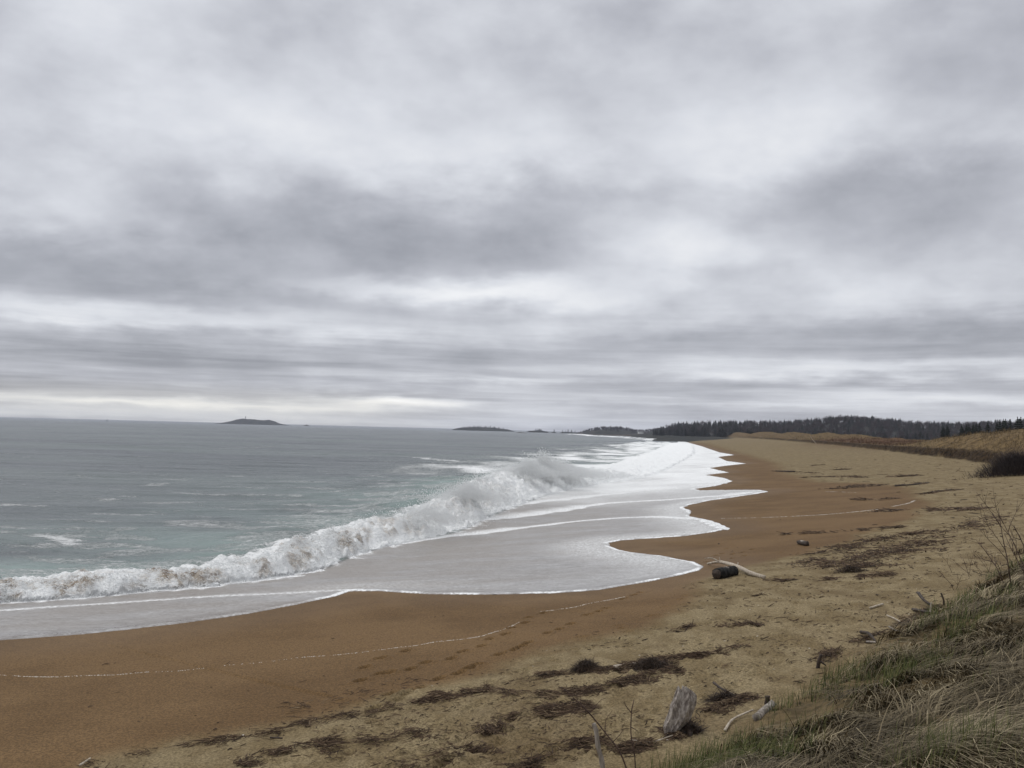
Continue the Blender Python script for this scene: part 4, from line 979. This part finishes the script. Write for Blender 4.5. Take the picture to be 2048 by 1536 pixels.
def bare(seed):
    rg = np.random.default_rng(seed); V = []; Fc = []
    for k in range(150):
        d = rg.normal(0, 1, 3); d /= np.linalg.norm(d); rr_ = rg.random()**.45
        c = np.array([d[0]*.30*rr_, d[1]*.30*rr_, .62+d[2]*.36*rr_]); u = c-np.array([0, 0, .1]); u /= np.linalg.norm(u)
        s_ = np.cross(u, rg.normal(0, 1, 3)); s_ /= np.linalg.norm(s_); i = len(V)
        V += [c-s_*.014, c+s_*.014, c+u*.13]; Fc.append((i, i+1, i+2))
    return np.array(V), np.array(Fc)
CON = [conifer(400+k) for k in range(5)]; BAR = [bare(420+k) for k in range(4)]
def tmesh(v, f, name, mat):
    me = bpy.data.meshes.new(name); me.from_pydata([tuple(q_) for q_ in v], [], [tuple(int(z) for z in q_) for q_ in f]); me.materials.append(mat); me.update(); return me
CM = [tmesh(*c, 'crown', M_CONI) for c in CON]
tv, tf_ = tube_data([(0, 0, -.05), (0, 0, .5), (0, 0, .95)], [.018, .012, .003], 6, 0, 1, 0)
TM = tmesh(tv, [tuple(dict.fromkeys(q_)) for q_ in tf_], 'trunk', M_TRUNK)
def pine(x, y, z, h, wide, label, group, parts=True):
    k = random.randrange(5)
    if parts:
        o = empty('pine_tree', (x, y, z), random.uniform(0, 6)); o.scale = (h*wide, h*wide, h)
        for nm, me in (('crown', CM[k]), ('trunk', TM)):
            c = bpy.data.objects.new(nm, me); COL.objects.link(c); c.parent = o
    else:
        o = bpy.data.objects.new('pine_tree', CM[k]); COL.objects.link(o); o.location = (x, y, z-.06*h); o.scale = (h*wide, h*wide, h); o.rotation_euler = (0, 0, random.uniform(0, 6))
    return tag(o, label, 'tree', group)
def hz_y(px): return 860.2+(px-1024)*math.tan(ROLL)
def mass(name, P3, H, kinds, mat):          # many merged far crowns
    Vs, Fs, off = [], [], 0
    for (x, y, z), h, k in zip(P3, H, kinds):
        v, f = (CON if k >= 10 else BAR)[k % 10 % (5 if k >= 10 else 4)]
        a_ = random.uniform(0, 6.28); c, s = math.cos(a_), math.sin(a_); w_ = 1.8 if k >= 10 else 1.3
        q_ = np.stack([(v[:, 0]*c-v[:, 1]*s)*h*w_+x, (v[:, 0]*s+v[:, 1]*c)*h*w_+y, v[:, 2]*h+z], -1); Vs.append(q_); Fs.append(f+off); off += len(v)
    return mesh_np(name, np.concatenate(Vs), np.concatenate(Fs), mat, smooth=False)
# wooded ridge behind the dunes
RT = np.array([(1290, 856), (1310, 852), (1340, 849), (1400, 847), (1440, 846), (1500, 846), (1560, 846), (1620, 842), (1680, 838), (1720, 839), (1780, 844), (1830, 849), (1880, 852), (1930, 852), (2050, 848), (2300, 845)], float)
NEARD, FARD, TH = 1150, 1650, 8.5
def ridge_z(px, d):
    top = HC+(hz_y(px)-np.interp(px, RT[:, 0], RT[:, 1]))*FARD/F-TH
    return 3.6+(np.maximum(top, 4)-3.6)*ss(NEARD, FARD-60, d)
pxs = np.arange(1262, 2400, 6.0); ds = np.array([700, 900, 1100, 1180, 1260, 1340, 1420, 1500, 1560, 1620, 1700, 1900, 2400.])
PXg, Dg = np.meshgrid(pxs, ds, indexing='ij')
az_of = lambda px: np.array([math.atan2(ray(p_, 868)[0], ray(p_, 868)[1]) for p_ in np.atleast_1d(px).ravel()])
Ag = az_of(PXg).reshape(PXg.shape)
Zg = ridge_z(PXg, Dg)+fbm(PXg/30, Dg/80, 3, 310)*1.5*ss(NEARD, FARD, Dg); Zg = Zg-4.5*ss(1320, 1275, PXg)-6*ss(2000, 2400, Dg)
Zg[:, 0] -= 4
hl = mesh_np('hills', np.stack([Dg*np.sin(Ag), Dg*np.cos(Ag), Zg], -1).reshape(-1, 3), gfaces(*PXg.shape), M_ISLE); tag(hl, kind='structure')
n = 2300; px_ = rng.uniform(1306, 2330, n); d_ = rng.uniform(NEARD+20, FARD+20, n); d_ = np.where(px_ < 1500, d_*.97, d_)
A_ = az_of(px_); z_ = ridge_z(px_, d_)-4.5*ss(1320, 1275, px_)
kinds = [10+random.randrange(5) if random.random() < .33+(.3 if p_ < 1480 else 0) else random.randrange(4) for p_ in px_]
Pm = np.stack([d_*np.sin(A_), d_*np.cos(A_), z_-.6], -1); Hm = rng.uniform(6.5, 13, n)*np.clip((px_-1280)/75, .4, 1)
isc = np.array([k >= 10 for k in kinds])
fo1 = mass('forest', Pm[isc], Hm[isc]*1.05, [k for k in kinds if k >= 10], M_CONI); tag(fo1, 'dark evergreen woods covering the low ridge behind the dunes', 'woods', kind='stuff')
fo2 = mass('bare_woods', Pm[~isc], Hm[~isc], [k for k in kinds if k < 10], M_BARE); tag(fo2, 'leafless grey brown woods covering the low ridge behind the dunes', 'woods', kind='stuff')
GW = 'conifers at the front of the woods'
for px in np.concatenate([np.random.default_rng(5).uniform(1311, 1500, 62), np.random.default_rng(6).uniform(1500, 1900, 40)]):
    d = random.uniform(980, 1180); a_ = float(az_of(px)[0]); h = random.triangular(4.5, 15, 7.5)*(.55+.45*min(1, (px-1300)/50)) if px < 1500 else random.uniform(6, 12)
    pine(d*math.sin(a_), d*math.cos(a_), 3.4, h, random.uniform(1.5, 2.6), 'dark conifer standing at the front of the woods beyond the beach', GW)
for px in np.random.default_rng(7).uniform(1885, 2130, 46):
    d = random.uniform(400, 520); a_ = float(az_of(px)[0]); yt = np.interp(px, [1885, 1930, 1990, 2050, 2130], [853, 850, 845, 838, 834])+abs(random.gauss(0, 4))
    ztop = HC+(hz_y(px)-yt)*d/F; h = max(ztop-4.5, 3)
    pine(d*math.sin(a_), d*math.cos(a_), 4.5, h, 1.3, 'dark conifer showing above the crest of the right hand dune', 'conifers behind the right dune')

def island(name, prof, dist, depth, frac, base_z=0.0):
    """prof: px, total height in px above the waterline; frac = share that is ground"""
    prof = np.array(prof, float); px = np.linspace(prof[0, 0], prof[-1, 0], 40); h = np.interp(px, prof[:, 0], prof[:, 1])*dist/F*frac
    A = az_of(px); t_ = np.linspace(-1, 1, 11); V = []
    for i in range(40):
        for q_ in t_:
            d = dist+q_*depth*(.25+.75*math.sin(math.pi*(i+.5)/40)); V.append((d*math.sin(A[i]), d*math.cos(A[i]), -1+(h[i]+1)*(1-abs(q_)**1.7)*(1+.03*random.gauss(0, 1)*frac)))
    return mesh_np(name, np.array(V), gfaces(40, 11), M_ISLE), px, h
o, _, _ = island('island', [(424, 0), (435, 1), (450, 3), (462, 6), (472, 9), (490, 11), (505, 10), (520, 9), (538, 9.5), (550, 7), (558, 3.5), (570, 1.5), (580, 0)], 4500, 220, 1.0); tag(o, kind='structure')
def lathe(prof, seg=12):
    V = []; Fc = []
    for r_, z in prof: V += [(r_*math.cos(2*math.pi*k/seg), r_*math.sin(2*math.pi*k/seg), z) for k in range(seg)]
    for i in range(len(prof)-1): Fc += [(i*seg+k, i*seg+(k+1) % seg, (i+1)*seg+(k+1) % seg, (i+1)*seg+k) for k in range(seg)]
    return V, Fc
c = PD(490, 4500); e = empty('lighthouse', (c[0], c[1], 24))
build('tower', [lathe([(3.2, 0), (2.6, 8), (2.5, 9), (3.0, 9.1), (3.0, 9.5), (.1, 9.6)])], M_WHITE, e); build('lantern', [lathe([(1.6, 9.5), (1.6, 12), (2.0, 12.2), (.1, 14)])], M_ROOF, e)
tag(e, 'small lighthouse on top of the far island', 'lighthouse')
def box(x0, x1, y0, y1, z0, z1): return ([(x0, y0, z0), (x1, y0, z0), (x1, y1, z0), (x0, y1, z0), (x0, y0, z1), (x1, y0, z1), (x1, y1, z1), (x0, y1, z1)], [(0, 3, 2, 1), (4, 5, 6, 7), (0, 1, 5, 4), (1, 2, 6, 5), (2, 3, 7, 6), (3, 0, 4, 7)])
def gable(x0, x1, y0, y1, z0, z1): m_ = (y0+y1)/2; return ([(x0, y0, z0), (x1, y0, z0), (x1, y1, z0), (x0, y1, z0), (x0, m_, z1), (x1, m_, z1)], [(0, 1, 5, 4), (2, 3, 4, 5), (0, 4, 3), (1, 2, 5), (0, 3, 2, 1)])
def house(px, dist, z, s, label, mat):
    c = PD(px, dist); e = empty('house', (c[0], c[1], z), .15)
    build('wall', [box(-6*s, 6*s, -4*s, 4*s, 0, 5*s)], mat, e, False); build('roof', [gable(-6.4*s, 6.4*s, -4.5*s, 4.5*s, 5.0*s, 8*s)], M_ROOF, e, False)
    for k in range(3): build('window', [box(-4*s+k*3.4*s, -2.8*s+k*3.4*s, -4.05*s, -3.98*s, 2*s, 3.6*s)], M_ROOF, e, False)
    tag(e, label, 'house', 'houses on the far shore')
IT = []
def island_trees(prof, dist, n, frac, label, group, depth, hmin=5, hmax=9):
    prof = np.array(prof, float)
    for k in range(n):
        px = random.uniform(prof[0, 0]+1, prof[-1, 0]-1); tot = np.interp(px, prof[:, 0], prof[:, 1])*dist/F; g_ = tot*frac
        q_ = random.uniform(-.5, .5); d = dist+q_*depth; a_ = float(az_of(px)[0]); h = max(tot-g_, 2.5)*random.uniform(.8, 1.2)
        pine(d*math.sin(a_), d*math.cos(a_), g_*(1-abs(q_)**1.7)-.5, h, 1.7, label, group, False)
p2_ = [(902, 0), (912, 6), (925, 9), (945, 11), (970, 11.5), (990, 10), (1005, 8), (1018, 6), (1029, 1)]
o, _, _ = island('island', p2_, 3300, 90, .62); tag(o, kind='structure'); island_trees(p2_, 3300, 52, .62, 'tiny dark conifer on the long wooded island', 'conifers on the long wooded island', 90)
p3_ = [(1052, 1), (1060, 6), (1075, 9), (1085, 8), (1092, 5), (1099, .5)]
o, _, _ = island('island', p3_, 2800, 30, .5); tag(o, kind='structure'); island_trees(p3_, 2800, 14, .5, 'tiny dark conifer on the small wooded islet', 'conifers on the small wooded islet', 30)
p4_ = [(1100, .6), (1107, 2), (1114, .6)]
o, _, _ = island('island', p4_, 2700, 12, 1.0); tag(o, kind='structure'); c = PD(1108, 2700); pine(c[0], c[1], 1.5, 11, 1.4, 'lone dark conifer on the tiniest islet', None, False)
p5_ = [(1118, .8), (1126, 2.2), (1140, 2.5), (1150, 2), (1160, 3)]
o, _, _ = island('island', p5_, 2650, 20, 1.0); tag(o, kind='structure')
for px in (1125, 1131, 1136, 1143, 1150): c = PD(px, 2650); pine(c[0], c[1], 2, random.uniform(7, 12), 1.4, 'small dark conifer on the low ledge off the headland', 'conifers on the low ledge', False)
ph_ = [(1150, 2), (1160, 5), (1172, 10), (1190, 15), (1210, 18), (1235, 18), (1252, 17), (1270, 13), (1290, 13), (1310, 17), (1345, 19), (1400, 20)]
o, _, _ = island('headland', ph_, 2450, 140, .62); tag(o, kind='structure')
n = 420; px_ = rng.uniform(1160, 1395, n); pa = np.array(ph_, float); q_ = rng.uniform(-.6, .5, n); tot = np.interp(px_, pa[:, 0], pa[:, 1])*2450/F
d_ = 2450+q_*140; A_ = az_of(px_); z_ = tot*.62*(1-np.abs(q_)**1.7)-.5
tag(mass('headland_woods', np.stack([d_*np.sin(A_), d_*np.cos(A_), z_], -1), np.maximum(tot*.34, 3)*rng.uniform(.8, 1.2, n), [random.randrange(4) if random.random() < .5 else 10+random.randrange(5) for _ in range(n)], M_BARE), 'mixed woods covering the hazy headland at the end of the beach', 'woods', kind='stuff')
for px in np.random.default_rng(9).uniform(1156, 1330, 44):
    tot = np.interp(px, pa[:, 0], pa[:, 1])*2450/F; c = PD(px, 2440); pine(c[0], c[1], tot*.58, max(tot*.38, 4)*random.uniform(.8, 1.25), 1.5, 'small hazy conifer on the skyline of the headland', 'conifers on the headland', False)
house(1281, 2290, 4.5, 1.0, 'pale house at the foot of the headland woods, left of its neighbour', M_WHITE); house(1291, 2290, 4.5, .8, 'smaller grey house at the foot of the headland woods, right of its neighbour', M_ROCK)
def rock(px, dist, w_, h_, label, seed):
    c = PD(px, dist); rg = np.random.default_rng(seed); V = []; seg, lv = 14, 5
    for i in range(lv+1):
        f_ = i/lv
        for k in range(seg): th = 2*math.pi*k/seg; rr_ = w_*(1-f_**1.5*.85)*(1+rg.normal(0, .16)); V.append((rr_*math.cos(th), rr_*.5*math.sin(th), -.5+(h_+.5)*f_*(1+rg.normal(0, .08))))
    Fc = [(i*seg+k, i*seg+(k+1) % seg, (i+1)*seg+(k+1) % seg, (i+1)*seg+k) for i in range(lv) for k in range(seg)]+[tuple(lv*seg+k for k in range(seg))]
    o = build('rock', [(V, Fc)], M_ROCK, None, False); o.location = (c[0], c[1], 0); tag(o, label, 'rock')
rock(612, 4300, 13, 6, 'small dark rock in the open sea right of the far island', 1); rock(1041, 1900, 13, 1.6, 'low dark ledge awash in front of the small wooded islet', 2); rock(1160, 2300, 12, 3, 'dark rock at the tip of the headland', 3)
c = P(214, 842.5, 0); e = empty('buoy', (c[0], c[1], 0)); k = math.hypot(*c)/F
build('float', [lathe([(.1, -.5), (1.1*k*.9, 0), (1.1*k*.9, 1.0*k), (.3*k, 1.6*k)])], M_BUOY, e); build('mast', [lathe([(.45*k, 1.5*k), (.4*k, 4.2*k), (.05, 4.5*k)])], M_BUOY, e)
tag(e, 'tiny dark channel buoy on the far sea near the left edge', 'buoy')

# ------------------------------------------------------------------ air
if HAZE > 0:
    me = bpy.data.meshes.new('haze'); v, f = box(-5000, 5000, -600, 7000, -6, 62); me.from_pydata(v, [], f); me.update()
    o = bpy.data.objects.new('haze', me); COL.objects.link(o); tag(o, kind='stuff')
    m = bpy.data.materials.new('haze_air'); m.use_nodes = True; t = NT(m.node_tree)
    v = t.n('ShaderNodeVolumePrincipled', {'Color': (.80, .85, 1.0), 'Density': HAZE, 'Anisotropy': 0.0})
    oo = t.n('ShaderNodeOutputMaterial'); t.t.links.new(v.outputs[0], oo.inputs['Volume']); me.materials.append(m)
